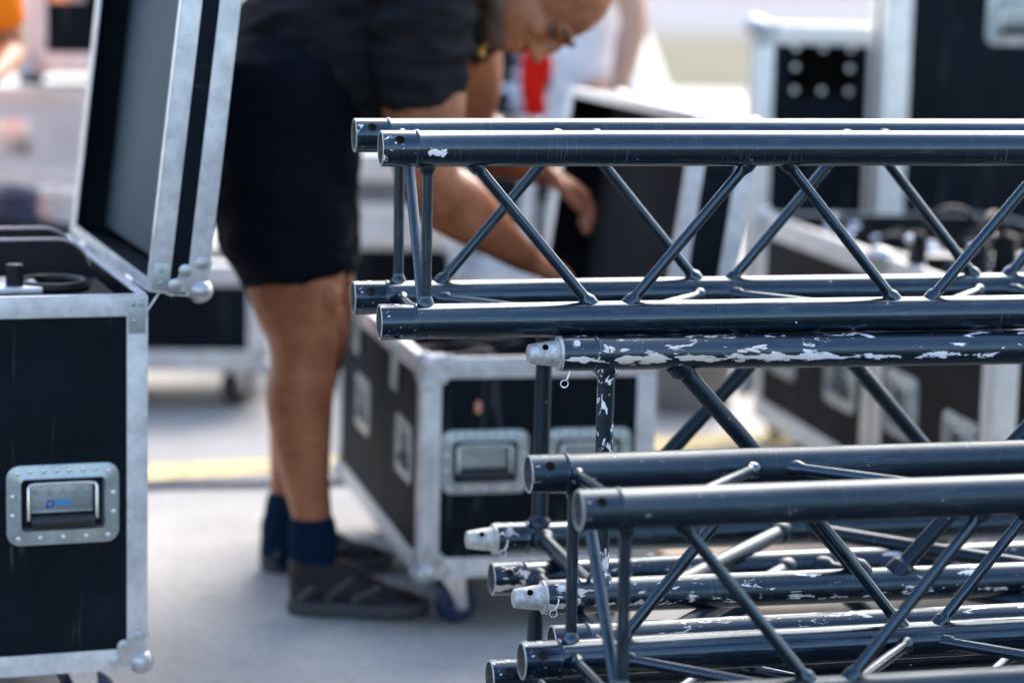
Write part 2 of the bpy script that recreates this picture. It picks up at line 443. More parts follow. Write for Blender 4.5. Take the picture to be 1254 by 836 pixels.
# ================================================================== TRUSSES
PHIL = []
def chord_mesh(length, r, kind, hole_side):
    """kind 'open' = hollow receiver end; 'spigot' = tube closed by a collar"""
    bm = bmesh.new()
    ri = r - 0.0035
    bead = [(0.047, r), (0.0485, r + 0.0012), (0.0505, r + 0.0018), (0.0525, r + 0.0011), (0.054, r)]
    far = [(length - 0.054, r), (length - 0.0515, r + 0.0017), (length - 0.047, r), (length - 0.001, r), (length, r - 0.001), (length, ri), (length - 0.1, ri), (length - 0.1, 0)]
    prof = [(0.10, 0), (0.10, ri), (0.0006, ri), (0, ri + 0.0008), (0, r - 0.001), (0.001, r)] + bead + [(0.3, r), (length * 0.5, r)] + far
    lathe(bm, (0, 0, 0), (1, 0, 0), prof, 48)
    bm.faces.ensure_lookup_table()
    for f in bm.faces:
        c = f.calc_center_median(); n_out = f.verts[0].co
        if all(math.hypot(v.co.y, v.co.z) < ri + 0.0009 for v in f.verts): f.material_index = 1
        elif c.x < 0.0011: f.material_index = 2
    return bm

def cut_hole(o, x, direction, r=0.0065):
    bmc = bmesh.new(); d = Vector(direction)
    lathe(bmc, (x, 0, 0), d, [(0.012, 0), (0.012, r), (0.035, r), (0.035, 0)], 20)
    bmesh.ops.recalc_face_normals(bmc, faces=bmc.faces[:])
    me = bpy.data.meshes.new('cut'); bmc.to_mesh(me); bmc.free()
    c = bpy.data.objects.new('cut', me); C.objects.link(c)
    md = o.modifiers.new('b', 'BOOLEAN'); md.operation = 'DIFFERENCE'; md.object = c; md.solver = 'EXACT'
    # evaluate with the pieces in the same (identity) space
    par, loc = o.parent, o.location.copy()
    o.parent = None; o.location = (0, 0, 0)
    dg = bpy.context.evaluated_depsgraph_get(); dg.update()
    me2 = bpy.data.meshes.new_from_object(o.evaluated_get(dg), depsgraph=dg)
    o.modifiers.clear()
    old = o.data; o.data = me2; bpy.data.meshes.remove(old)
    bpy.data.objects.remove(c); bpy.data.meshes.remove(me)
    for p in o.data.polygons: p.use_smooth = True
    try: o.data.set_sharp_from_angle(angle=R(38))
    except Exception: pass
    o.parent = par; o.location = loc

def brace_bm(p, q, rb, r):
    """tube from chord axis p to chord axis q with weld flares where it meets the chords"""
    p = Vector(p); q = Vector(q); ax = q - p; L = ax.length; d = ax / L
    sn = max(0.3, math.sqrt(1 - d.x * d.x))
    s0 = r / sn
    bm = bmesh.new()
    f = [(s0 * 0.55, 0), (s0 * 0.55, rb * 1.5), (s0 + 0.001, rb * 1.5), (s0 + 0.0045, rb * 1.32), (s0 + 0.009, rb * 1.03), (s0 + 0.012, rb)]
    prof = f + [(L * 0.5, rb)] + [(L - s, rr) for s, rr in reversed(f)]
    lathe(bm, (0, 0, 0), (1, 0, 0), prof, 20)
    for v in bm.verts:
        rr_ = math.hypot(v.co.y, v.co.z)
        if rr_ > rb * 1.02:
            v.co += Vector((0, v.co.y, v.co.z)) / rr_ * 0.0012 * noise.noise(Vector((p.x * 60 + v.co.x * 300, v.co.y * 320, v.co.z * 320)))
    return bm, p, d

def place_axis(o, p, d):
    o.location = p
    o.rotation_mode = 'QUATERNION'
    o.rotation_quaternion = d.to_track_quat('X', 'Z')

def truss(label, group, O, yaw, tilt, rollx, w, h, rb, a0, g, vx, gap, chords, length=2.1, r=0.025, worn=False, nfree=0):
    """O: world position of the front top chord's left end. chords: dict key->(kind, material, dx)"""
    ux = Vector((math.cos(yaw), math.sin(yaw), tilt)).normalized()
    uy0 = Vector((-math.sin(yaw), math.cos(yaw), 0))
    uz0 = ux.cross(uy0).normalized()
    uy = (uy0 * math.cos(rollx) + uz0 * math.sin(rollx)).normalized()
    uz = ux.cross(uy).normalized()
    rot = Matrix((ux, uy, uz)).transposed()
    base = Vector(O) - uz * (h + r)
    t = thing('truss_section', label, 'truss', base, group=group)
    t.rotation_euler = rot.to_euler()
    pos = {'ft': (0, r + h), 'bt': (w, r + h), 'fb': (0, r), 'bb': (w, r)}
    for k, (kind, mat, dx) in chords.items():
        y, z = pos[k]
        o = link('chord', chord_mesh(length - dx, r, kind, None), M[mat], None)
        o.data.materials.append(M['bore']); o.data.materials.append(M['spigot'])
        if kind == 'open': cut_hole(o, 0.024, (0, -0.85, 0.55 if k[1] == 't' else (-0.75 if k == 'fb' else 0.45)))
        o.parent = t; o.location = (dx, y, z)
        if kind == 'spigot':
            bm = bmesh.new()
            lathe(bm, (0, 0, 0), (-1, 0, 0), [(-0.03, 0), (-0.03, r * 0.8), (-0.0005, r * 0.8), (-0.0005, r * 0.97), (0.0035, r * 0.96), (0.0045, r * 0.80), (0.009, 0.0182), (0.022, 0.0168), (0.040, 0.0143), (0.0445, 0.0133), (0.046, 0.011), (0.046, 0)], 40)
            s = link('coupler', bm, M['spigot'], t, loc=(dx, y, z))
            cut_hole(s, -0.022, (0, -0.75, 0.66), 0.0042) if False else None
            bm = bmesh.new()
            lathe(bm, Vector((-0.024, 0, 0)) + Vector((0, -0.75, 0.66)).normalized() * 0.0150, (0, -0.75, 0.66), [(-0.003, 0.0), (-0.003, 0.0043), (0.0026, 0.0043), (0.0026, 0)], 18)
            link('hole_shade_disc', bm, M['flat_black'], s)  # raised black disc painting the shade of a hole
            bm = bmesh.new()
            lathe(bm, Vector((0.018, 0, 0)) + Vector((0, -0.8, 0.6)) * 0.022, (0, -0.8, 0.6), [(0, 0), (0, 0.0062), (0.006, 0.0062), (0.0082, 0.0048), (0.0088, 0)], 20)
            link('locking_pin', bm, M['chrome'], s)
            if k != 'bt':
                bm = bmesh.new()
                zz = -0.026 if k == 'ft' else 0.0
                yy = -0.008 if k == 'ft' else -0.03
                c0 = Vector((0.006, yy, zz - 0.016))
                loop = [c0 + Vector((0.0055 * math.cos(a_), 0, 0.0052 * math.sin(a_))) for a_ in [PI*0.38 + 2*PI*i/16*0.94 for i in range(17)]]
                wire(bm, [Vector((0.014, yy, zz + 0.004)), Vector((0.0115, yy, zz - 0.004))] + loop + [Vector((0.0125, yy - 0.002, zz - 0.003)), Vector((0.013, yy, zz + 0.005))], 0.0009, 7)
                if k == 'bb': 
                    wire(bm, [Vector((-0.0 + 0.004 * i, yy + 0.004, zz + 0.012 + 0.003 * math.sin(i * 1.3))) for i in range(9)], 0.0009, 7)
                link('retaining_clip', bm, M['chrome'], s)
    bmat = M['brace_worn'] if worn else M['brace']
    P = lambda k, x: Vector((x, *pos[k]))
    def br(k1, x1, k2, x2, mat=None, rr=rb):
        bm, p, d = brace_bm(P(k1, x1), P(k2, x2), rr, r)
        o = link('brace', bm, mat or bmat, t)
        place_axis(o, p, d)
    hg = gap / 2
    def zig(ka, kb):
        # first node on ka at a0, next on kb ...
        k = 0; x = a0
        while x + g < length - 0.08:
            c1, c2 = (ka, kb) if k % 2 == 0 else (kb, ka)
            br(c1, x + hg, c2, x + g - hg)
            x += g; k += 1
    zig('ft', 'fb'); zig('bb', 'bt'); zig('ft', 'bt'); zig('fb', 'bb') if worn else zig('bb', 'fb')
    vm = M['brace_peel'] if worn else M['brace']
    br('ft', vx, 'fb', vx, vm); br('bt', vx + 0.002, 'bb', vx + 0.002)
    br('bt', vx, 'ft', vx); br('bb', vx + 0.004, 'fb', vx)
    if not worn: br('bt', vx + 0.012, 'fb', vx - 0.003)
    for kk in (('ft', 'fb'), ('bt', 'bb'), ('bt', 'ft'), ('bb', 'fb')): br(kk[0], length - vx, kk[1], length - vx)
    return t

OP, LT, WN, PL = 'paint', 'paint_light', 'paint_worn', 'paint_peeled'
GRP = 'black aluminium truss sections stacked on the right'
truss('topmost black truss of the stack, its hollow tube ends jutting furthest left', GRP,
      (-0.1866, 3.306, 0.9907), 0.219, 0.0079, 0, 0.24, 0.24, 0.0078, 0.103, 0.2265, 0.066, 0.022,
      {'ft': ('open', 'paint_patch', 0), 'bt': ('open', OP, 0), 'fb': ('open', LT, 0), 'bb': ('open', LT, 0)}, length=2.0)
truss('thick truss with white peeling paint and cone couplers, directly under the topmost truss', GRP,
      (0.0670, 3.335, 0.7087), 0.2465, -0.0019, 0, 0.35, 0.35, 0.0125, 0.145, 0.35, 0.069, 0.026,
      {'ft': ('spigot', PL, 0), 'bt': ('spigot', OP, 0), 'fb': ('spigot', WN, -0.012), 'bb': ('spigot', LT, 0)}, length=2.12, worn=True)
truss('lowest rear truss with flaked open tube ends, under the truss with cone couplers', GRP,
      (0.0640, 3.2087, 0.3273), 0.2498, 0.0028, 0, 0.35, 0.255, 0.0125, 0.145, 0.35, 0.069, 0.026,
      {'ft': ('open', PL, 0), 'bt': ('open', WN, 0), 'fb': ('open', OP, 0), 'bb': ('open', OP, 0)}, length=2.1, worn=True)
truss('dark plain truss nearest the camera, upper one in front of the peeling truss', GRP,
      (0.084, 2.83, 0.6010), 0.255, 0.0028, -0.025, 0.235, 0.247, 0.0078, 0.103, 0.2265, 0.060, 0.022,
      {'ft': ('open', 'paint_matt', 0), 'bt': ('open', 'paint_matt', 0), 'fb': ('open', 'paint_matt', 0), 'bb': ('open', LT, -0.005)}, length=2.0)
truss('bottom truss at the lower picture edge, supporting the nearest dark truss', GRP,
      (0.040, 2.90, 0.300), 0.255, 0.0028, 0.0, 0.235, 0.24, 0.0078, 0.103, 0.2265, 0.060, 0.022,
      {'ft': ('open', 'paint_matt', 0), 'bt': ('open', LT, 0), 'fb': ('open', 'paint_matt', 0), 'bb': ('open', 'paint_matt', 0)}, length=2.0)
# timber bearers that carry the stack
for i, s_ in enumerate((0.35, 1.5)):
    bm = bmesh.new(); box(bm, (-0.035, -0.08, 0), (0.035, 0.78, 0.043), 0.002)
    o = link('timber_bearer', bm, M['wood'], loc=(0.07 + s_ * 0.968, 2.86 + s_ * 0.25, 0)); o.rotation_euler = (0, 0, 0.25)
    tag(o, ['timber bearer on the ground under the truss stack near its open ends', 'timber bearer on the ground under the right half of the truss stack'][i], 'timber', 'bearers under the truss stack')

# ================================================================== FLIGHT CASES
AW, AT = 0.031, 0.0022
def rounded_rect(w, h, r, n=6, cx=0, cz=0):
    pts = []
    for (sx, sz, a0) in ((1, 1, 0), (-1, 1, PI/2), (-1, -1, PI), (1, -1, 3*PI/2)):
        for i in range(n + 1):
            a = a0 + PI/2 * i / n
            pts.append((cx + sx * (w/2 - r) + r * math.cos(a), cz + sz * (h/2 - r) + r * math.sin(a)))
    return pts

_RV = []
def rivet_mesh():
    if not _RV:
        bm = bmesh.new(); ball(bm, (0, 0, 0), 0.0040, 10, (1, 0.6, 1))
        me = bpy.data.meshes.new('rivet'); bm.to_mesh(me); bm.free(); me.materials.append(M['chrome'])
        for p in me.polygons: p.use_smooth = True
        _RV.append(me)
    return _RV[0]

def dish_handle(parent, M4, w=0.168, h=0.122, logo=False, detail=True):
    """recessed spring handle. local: x right, z up, outward = -y; M4 puts it on the case"""
    def put(name, bm, mat, par, smooth=True):
        o = link(name, bm, mat, par, smooth); return o
    root_bm = bmesh.new()
    fl = 0.022
    outer = rounded_rect(w, h, 0.02); inner = rounded_rect(w - 2*fl, h - 2*fl, 0.006)
    y0 = -0.0035
    prof = [(outer, 0.0, 1.0), (outer, y0 * 0.8, 1.0), (rounded_rect(w - 0.004, h - 0.004, 0.018), y0, 1), (rounded_rect(w - 2*fl + 0.006, h - 2*fl + 0.006, 0.008), y0, 1),
            (rounded_rect(w - 2*fl + 0.002, h - 2*fl + 0.002, 0.007), y0 - 0.0012, 1), (inner, y0 + 0.001, 1), (rounded_rect(w - 2*fl - 0.004, h - 2*fl - 0.004, 0.005), 0.026, 1)]
    rings = [[root_bm.verts.new((x, y, z)) for x, z in pts] for pts, y, _ in prof]
    for a_, b2 in zip(rings, rings[1:]):
        n = len(a_)
        for k in range(n): root_bm.faces.new((a_[k], a_[(k+1) % n], b2[(k+1) % n], b2[k]))
    root_bm.faces.new(rings[-1])
    dish = put('handle_dish', root_bm, M['alu_dull'], parent)
    dish.matrix_local = M4
    # rivets, each its own little dome
    pos = []
    if detail:
        for i in range(8): pos.append(((-0.5 + (i + 0.5) / 8) * (w - 0.012), h/2 - (0.009 if i not in (0, 7) else 0.012)))
        for x in (-0.43, -0.22, 0, 0.22, 0.43): pos.append((x * (w - 0.012), -h/2 + 0.011))
        for z in (-0.12, 0.12):
            for sx in (-1, 1): pos.append((sx * (w/2 - 0.0085), z * h))
    else:
        for x in (-0.4, -0.13, 0.13, 0.4):
            for sz in (-1, 1): pos.append((x * w, sz * (h/2 - 0.010)))
    for x, z in pos:
        rv = bpy.data.objects.new('rivet', rivet_mesh()); C.objects.link(rv); rv.parent = dish; rv.location = (x, y0 - 0.0003, z)
    iw, ih = w - 2*fl - 0.008, h - 2*fl - 0.008
    bm = bmesh.new()
    box(bm, (-iw*0.40, 0.010, -ih*0.17), (iw*0.40, 0.0115, ih*0.44), 0.0004)
    box(bm, (-iw*0.40, 0.008, -ih*0.21), (iw*0.40, 0.012, -ih*0.172), 0.0004)
    for i in range(5): ball(bm, ((i - 2) * iw * 0.168, 0.0095, ih * 0.25), 0.0036, 12, (1, 0.6, 1))
    put('spring_plate', bm, M['alu_dull'], dish)
    bm = bmesh.new()
    hw = iw * 0.44
    wire(bm, [(-hw, -0.001, -ih*0.34), (-hw, 0.0, ih*0.36), (-hw*0.97, 0.002, ih*0.42), (-hw*0.8, 0.004, ih*0.44), (hw*0.4, 0.004, ih*0.44), (hw*0.8, 0.004, ih*0.44), (hw*0.97, 0.002, ih*0.42), (hw, 0.0, ih*0.36), (hw, -0.001, -ih*0.34)], 0.0028, 10)
    bl = put('handle_bail', bm, M['chrome'], dish)
    bm = bmesh.new()
    lathe(bm, (-hw*0.93, -0.001, -ih*0.37), (1, 0, 0), [(0, 0), (0, 0.0075), (0.003, 0.0085), (hw*1.86 - 0.003, 0.0085), (hw*1.86, 0.0075), (hw*1.86, 0)], 20)
    put('grip', bm, M['rubber'], dish)
    if logo:
        for txt, x, sz, mat, dz in (('D', -iw*0.22, 0.0165, M['logo_blue'], -0.0065), ('EAM', -iw*0.105, 0.0120, M['logo_cyan'], -0.003)):
            cu = bpy.data.curves.new('t', 'FONT'); cu.body = txt; cu.size = sz; cu.shear = 0.3; cu.offset = 0.0006; cu.extrude = 0.0002
            to = bpy.data.objects.new('t', cu); C.objects.link(to)
            dg = bpy.context.evaluated_depsgraph_get(); dg.update()
            me = bpy.data.meshes.new_from_object(to.evaluated_get(dg), depsgraph=dg)
            bpy.data.objects.remove(to)
            me.materials.clear(); me.materials.append(mat)
            lo = bpy.data.objects.new('logo_lettering', me); C.objects.link(lo); lo.parent = dish
            lo.rotation_euler = (PI/2, 0, 0); lo.location = (x, 0.0094, -ih*0.005 + dz - 0.0005)
    return dish

def panel_bm(w, h, holes, th=0.009):
    """panel in xz plane, outside at y=0 looking along -y, with rectangular holes"""
    xs = sorted({0, w, *[c for hh in holes for c in (hh[0], hh[1])]})
    zs = sorted({0, h, *[c for hh in holes for c in (hh[2], hh[3])]})
    bm = bmesh.new()
    V = {(i, j, k): bm.verts.new((x, k * th, z)) for i, x in enumerate(xs) for j, z in enumerate(zs) for k in (0, 1)}
    def solid(i, j):
        if not (0 <= i < len(xs) - 1 and 0 <= j < len(zs) - 1): return False
        cx, cz = (xs[i] + xs[i+1]) / 2, (zs[j] + zs[j+1]) / 2
        return not any(a < cx < b and c < cz < d_ for a, b, c, d_ in holes)
    for i in range(len(xs) - 1):
        for j in range(len(zs) - 1):
            if not solid(i, j): continue
            for k in (0, 1): bm.faces.new([V[q] for q in ((i, j, k), (i+1, j, k), (i+1, j+1, k), (i, j+1, k))])
            if not solid(i-1, j): bm.faces.new([V[q] for q in ((i, j, 0), (i, j, 1), (i, j+1, 1), (i, j+1, 0))])
            if not solid(i+1, j): bm.faces.new([V[q] for q in ((i+1, j, 0), (i+1, j, 1), (i+1, j+1, 1), (i+1, j+1, 0))])
            if not solid(i, j-1): bm.faces.new([V[q] for q in ((i, j, 0), (i, j, 1), (i+1, j, 1), (i+1, j, 0))])
            if not solid(i, j+1): bm.faces.new([V[q] for q in ((i, j+1, 0), (i, j+1, 1), (i+1, j+1, 1), (i+1, j+1, 0))])
    bmesh.ops.delete(bm, geom=[v for v in bm.verts if not v.link_faces], context='VERTS')
    return bm

def rail(bm, lo, hi):
    """thin ribbed aluminium strip"""
    box(bm, lo, hi, 0.0006)

def case_box(t, W, L, H, z0, mat, rails, open_top=True, front_handles=(), left_handles=(), aw=AW, logo=False, closed_lid=None, detail=True, balls=True, bottom=True, name='panel', open_bottom=False):
    """box shell with origin at its front left bottom corner; +x right, +y back"""
    fh = [(c - 0.062 * s, c + 0.062 * s, z - 0.0405 * s, z + 0.0405 * s) for c, z, s in front_handles]
    o = link('front_panel', panel_bm(W, H, fh), mat, t, False, loc=(0, 0, z0))
    lh = [(L - c - 0.062 * s, L - c + 0.062 * s, z - 0.0405 * s, z + 0.0405 * s) for c, z, s in left_handles]
    o = link('left_panel', panel_bm(L - 0.018, H, [(a - 0.009, b - 0.009, c_, d_) for a, b, c_, d_ in lh]), mat, t, False, loc=(0, L - 0.009, z0)); o.rotation_euler = (0, 0, -PI/2)
    o = link('right_panel', panel_bm(L - 0.018, H, []), mat, t, False, loc=(W, 0.009, z0)); o.rotation_euler = (0, 0, PI/2)
    o = link('back_panel', panel_bm(W, H, []), mat, t, False, loc=(W, L, z0)); o.rotation_euler = (0, 0, PI)
    if bottom:
        bm = bmesh.new(); box(bm, (0.009, 0.009, z0 + 0.0), (W - 0.009, L - 0.009, z0 + 0.009)); link('bottom_panel', bm, mat, t, False)
    if not open_top:
        bm = bmesh.new(); box(bm, (0.009, 0.009, z0 + H - 0.009), (W - 0.009, L - 0.009, z0 + H)); link('top_panel', bm, mat, t, False)
    z1 = z0 + H; a = AT
    def rl(boxes):
        bm = bmesh.new()
        for lo, hi in boxes: rail(bm, lo, hi)
        link('edge_rail', bm, rails, t)
    for zb, up in ((z0, 1), (z1, -1)):
        zl, zh = (zb, zb + aw) if up == 1 else (zb - aw, zb)
        zt0, zt1 = (zb - a, zb) if up == 1 else (zb, zb + a)
        rl([((0, -a, zl), (W, 0, zh)), ((0, -a, zt0), (W, aw * (1 if not (open_top and up == -1) else 0.42), zt1))])
        rl([((0, L, zl), (W, L + a, zh)), ((0, L - aw * (1 if not (open_top and up == -1) else 0.42), zt0), (W, L + a, zt1))])
        e = aw if not (open_top and up == -1) else aw * 0.42
        rl([((-a, 0, zl), (0, L, zh)), ((-a, e + 0.0005, zt0), (e, L - e - 0.0005, zt1))])
        rl([((W, 0, zl), (W + a, L, zh)), ((W - e, e + 0.0005, zt0), (W + a, L - e - 0.0005, zt1))])
    for x, sx in ((0, 1), (W, -1)):
        for y, sy in ((0, 1), (L, -1)):
            xs = (x, x + aw) if sx == 1 else (x - aw, x)
            ys = (y, y + aw) if sy == 1 else (y - aw, y)
            rl([((xs[0], y - a if sy == 1 else y, z0 + aw + 0.0005), (xs[1], y if sy == 1 else y + a, z1 - aw - 0.0005)),
                ((x - a if sx == 1 else x, ys[0], z0 + aw + 0.0005), (x if sx == 1 else x + a, ys[1], z1 - aw - 0.0005))])
    for c, z, s in front_handles:
        dish_handle(t, Matrix.Translation((c, -0.0005, z0 + z)) @ Matrix.Scale(s, 4), logo=logo, detail=detail)
    for c, z, s in left_handles:
        dish_handle(t, Matrix.Translation((-0.0005, c, z0 + z)) @ Matrix.Rotation(-PI/2, 4, 'Z') @ Matrix.Scale(s, 4), detail=False)
    return t

def ball_corner(t, p, sx, sy, sz, r=0.0205, mat=None):
    """chrome ball corner at p; sx.. point from the corner towards the case"""
    bm = bmesh.new(); p = Vector(p)
    ball(bm, p + Vector((sx, sy, sz)) * 0.007, r, 20)
    # three riveted leaves
    for (ax, bx, out) in (((sx, 0, 0), (0, 0, sz), (0, -sy, 0)), ((0, sy, 0), (0, 0, sz), (-sx, 0, 0)), ((sx, 0, 0), (0, sy, 0), (0, 0, -sz))):
        A = Vector(ax); B = Vector(bx); O_ = Vector(out)
        for q, qr in ((A * 0.050 + B * 0.012, 0.0105), (A * 0.036 + B * 0.036, 0.0105), (A * 0.012 + B * 0.050, 0.0105)):
            lathe(bm, p + q + O_ * 0.001, O_, [(0, 0), (0, qr), (0.0035, qr), (0.004, qr - 0.001), (0.004, 0)], 16)
            ball(bm, p + q + O_ * 0.0055, 0.0026, 10)
        # web between the leaves
        pts = [A * 0.0 + B * 0.0, A * 0.056 + B * 0.004, A * 0.042 + B * 0.040, A * 0.004 + B * 0.056]
        lo = [bm.verts.new(p + q + O_ * 0.0012) for q in pts]; hi = [bm.verts.new(p + q + O_ * 0.0042) for q in pts]
        bm.faces.new(lo); bm.faces.new(hi)
        for k in range(4): bm.faces.new((lo[k], lo[(k+1) % 4], hi[(k+1) % 4], hi[k]))
    return link('ball_corner', bm, mat or M['corner'], t)

def caster(t, x, y, z_top, r=0.05, tread='blue', ang=0.4):
    c = bpy.data.objects.new('caster', None); C.objects.link(c); c.parent = t; c.location = (x, y, 0); c.rotation_euler = (0, 0, ang)
    bm = bmesh.new()
    box(bm, (-0.045, -0.04, z_top - 0.004), (0.045, 0.04, z_top - 0.0005), 0.001)
    lathe(bm, (0, 0, z_top - 0.018), (0, 0, 1), [(0, 0), (0, 0.028), (0.012, 0.03), (0.014, 0)], 20)
    for s in (-1, 1):
        pts = [(-0.028, z_top - 0.015), (0.026, z_top - 0.015), (0.03, r + 0.02), (0.034, r - 0.012), (0.014, r - 0.012), (-0.01, r + 0.03)]
        a_ = [bm.verts.new((px, s * 0.024, pz)) for px, pz in pts]; b2 = [bm.verts.new((px, s * 0.0265, pz)) for px, pz in pts]
        bm.faces.new(a_); bm.faces.new(b2)
        for k in range(len(pts)): bm.faces.new((a_[k], a_[(k+1) % 6], b2[(k+1) % 6], b2[k]))
    rod(bm, (0.024, -0.03, r), (0.024, 0.03, r), 0.006)
    link('fork', bm, M['chrome'], c)
    bm = bmesh.new()
    lathe(bm, (0.024, -0.018, r), (0, 1, 0), [(0, r * 0.45), (0, r * 0.86), (0.004, r * 0.97), (0.010, r), (0.026, r), (0.032, r * 0.97), (0.036, r * 0.86), (0.036, r * 0.45)], 32, closed=True)
    link('wheel', bm, M[tread], c)
    bm = bmesh.new()
    lathe(bm, (0.024, -0.016, r), (0, 1, 0), [(0, 0.008), (0, r * 0.48), (0.032, r * 0.48), (0.032, 0.008)], 24, closed=True)
    link('hub', bm, M['grey'], c)
    return c

def open_lid(t, W, L, T, hinge, theta, mat_out, mat_in, rails, top_rail=True, balls=True):
    """lid hinged along the case's right edge and swung open by theta"""
    lid = bpy.data.objects.new('lid', None); C.objects.link(lid); lid.parent = t
    # closed lid occupies x -W..0, z 0..T in the hinge frame; rotating about +y by theta sends it up and to the right
    lid.location = hinge; lid.rotation_euler = (0, theta, 0)
    th = 0.009; a = AT; aw = AW
    bm = bmesh.new(); box(bm, (-W, 0, T - th), (0, L, T)); link('lid_panel', bm, mat_out, lid, False)
    bm = bmesh.new(); box(bm, (-W + 0.02, 0.02, T - th - 0.022), (-0.02, L - 0.02, T - th - 0.0005), 0.004); link('lid_lining', bm, mat_in, lid)
    bm = bmesh.new()
    box(bm, (-W, 0, 0), (0, th, T - th - 0.0004)); box(bm, (-W, L - th, 0), (0, L, T - th - 0.0004))
    box(bm, (-W, th + 0.0004, 0), (-W + th, L - th - 0.0004, T - th - 0.0004)); box(bm, (-th, th + 0.0004, 0), (0, L - th - 0.0004, T - th - 0.0004))
    link('lid_wall', bm, mat_out, lid, False)
    rim = 0.030
    def rl(boxes, m=rails):
        bm = bmesh.new()
        for lo, hi in boxes: rail(bm, lo, hi)
        link('lid_rail', bm, m, lid)
    # rim rails (z = 0 side), wider than the rest, with a return on the mating face
    rl([((-W, -a, 0), (0, 0, rim)), ((-W, -a, -a), (0, 0.018, 0))])
    rl([((-W, L, 0), (0, L + a, rim)), ((-W, L - 0.045, -a), (0, L + a, 0))])
    rl([((-W - a, 0, 0), (-W, L, rim)), ((-W - a, 0.0185, -a), (-W + 0.018, L - 0.0455, 0))])
    rl([((0, 0, 0), (a, L, rim)), ((-0.018, 0.0185, -a), (a, L - 0.0455, 0))])
    # outer edge rails (z = T side)
    rl([((-W, -a, T - aw), (0, 0, T)), ((-W, -a, T), (0, aw, T + a))])
    rl([((-W, L, T - aw), (0, L + a, T)), ((-W, L - aw, T), (0, L + a, T + a))])
    rl([((-W - a, 0, T - aw), (-W, L, T)), ((-W - a, aw + 0.0005, T), (-W + aw, L - aw - 0.0005, T + a))])
    rl([((0, 0, T - aw), (a, L, T)), ((-aw, aw + 0.0005, T), (a, L - aw - 0.0005, T + a))])
    if balls:
        ball_corner(lid, (0, 0, T), -1, 1, -1)
        ball_corner(lid, (-W, 0, T), 1, 1, -1)
        ball_corner(lid, (-W, L, T), 1, -1, -1)
    # riveted corner angle on the rim near the hinge
    bm = bmesh.new()
    box(bm, (-0.044, -a - 0.0022, 0.003), (-0.002, -a - 0.0002, rim - 0.002), 0.0008)
    for x_ in (-0.034, -0.014): ball(bm, (x_, -a - 0.003, rim * 0.5), 0.0042, 12, (1, 0.6, 1))
    box(bm, (-0.013, -a - 0.0023, rim - 0.001), (-0.001, -a - 0.0003, rim + 0.018), 0.0008)
    link('corner_angle', bm, M['alu_dull'], lid)
    return lid

def hinge(t, p, rot=0):
    bm = bmesh.new(); p = Vector(p)
    rod(bm, p + Vector((0.004, -0.03, 0.004)), p + Vector((0.004, 0.03, 0.004)), 0.006, 12)
    box(bm, p + Vector((0.0026, -0.03, -0.034)), p + Vector((0.0048, 0.03, 0)), 0.0005)
    for dy in (-0.018, 0.018): ball(bm, p + Vector((0.0052, dy, -0.02)), 0.0036, 10)
    link('hinge', bm, M['chrome'], t)

# ---- left case: bottom right front corner seen at (180, 815), top at (180, 362)
CY = 3.70; YAW = 0.33
pb = at(179.5, 815, CY); pt = at(179.5, 362, CY)
H1 = pt.z - pb.z; W1, L1 = 0.60, 0.80
ca, sa = math.cos(YAW), math.sin(YAW)
o1 = Vector((pt.x - W1 * ca, CY - W1 * sa, 0))
t = thing('flight_case', 'black flight case with open lid and blue-lettered handle at left edge', 'flight case', o1, YAW)
case1 = t
z01 = pb.z
hx = W1 - 0.180 / 1 + 0.04   # handle centre from the left of the front panel
case_box(t, W1, L1, H1, z01, M['lam'], M['alu'], True, front_handles=((W1 - 0.130, H1 - 0.322, 1.03),), logo=True)
ball_corner(t, (W1, 0, z01), -1, 1, 1); ball_corner(t, (0, 0, z01), 1, 1, 1)
bm = bmesh.new()
box(bm, (W1 - 0.029, -AT - 0.0024, z01 + H1 - 0.058), (W1 - 0.002, -AT - 0.0003, z01 + H1 - 0.003), 0.0008)
for x_, z_ in ((-0.021, -0.012), (-0.009, -0.012), (-0.020, -0.038)): ball(bm, (W1 + x_, -AT - 0.003, z01 + H1 + z_), 0.0042, 12, (1, 0.6, 1))
link('corner_angle', bm, M['alu_dull'], t)
for x_, y_ in ((0.10, 0.10), (W1 - 0.10, 0.10), (0.10, L1 - 0.1), (W1 - 0.10, L1 - 0.1)): caster(t, x_, y_, z01 - AT, 0.05)
open_lid(t, W1, L1, 0.088, (W1 + 0.004, 0.0, z01 + H1 + 0.008), R(96.5), M['lam'], M['liner'], M['alu'])
hinge(t, (W1, 0.16, z01 + H1)); hinge(t, (W1, L1 - 0.16, z01 + H1))
bm = bmesh.new(); box(bm, (0.012, 0.012, z01 + 0.012), (W1 - 0.012, L1 - 0.012, z01 + H1 - 0.14), 0.004); link('foam_lining', bm, M['foam'], t)
bm = bmesh.new()
rod(bm, (W1 + 0.002, 0.02, z01 + H1 - 0.03), (W1 + 0.03, 0.025, z01 + H1 + 0.01), 0.0015, 8)
link('lid_stay', bm, M['chrome'], t)

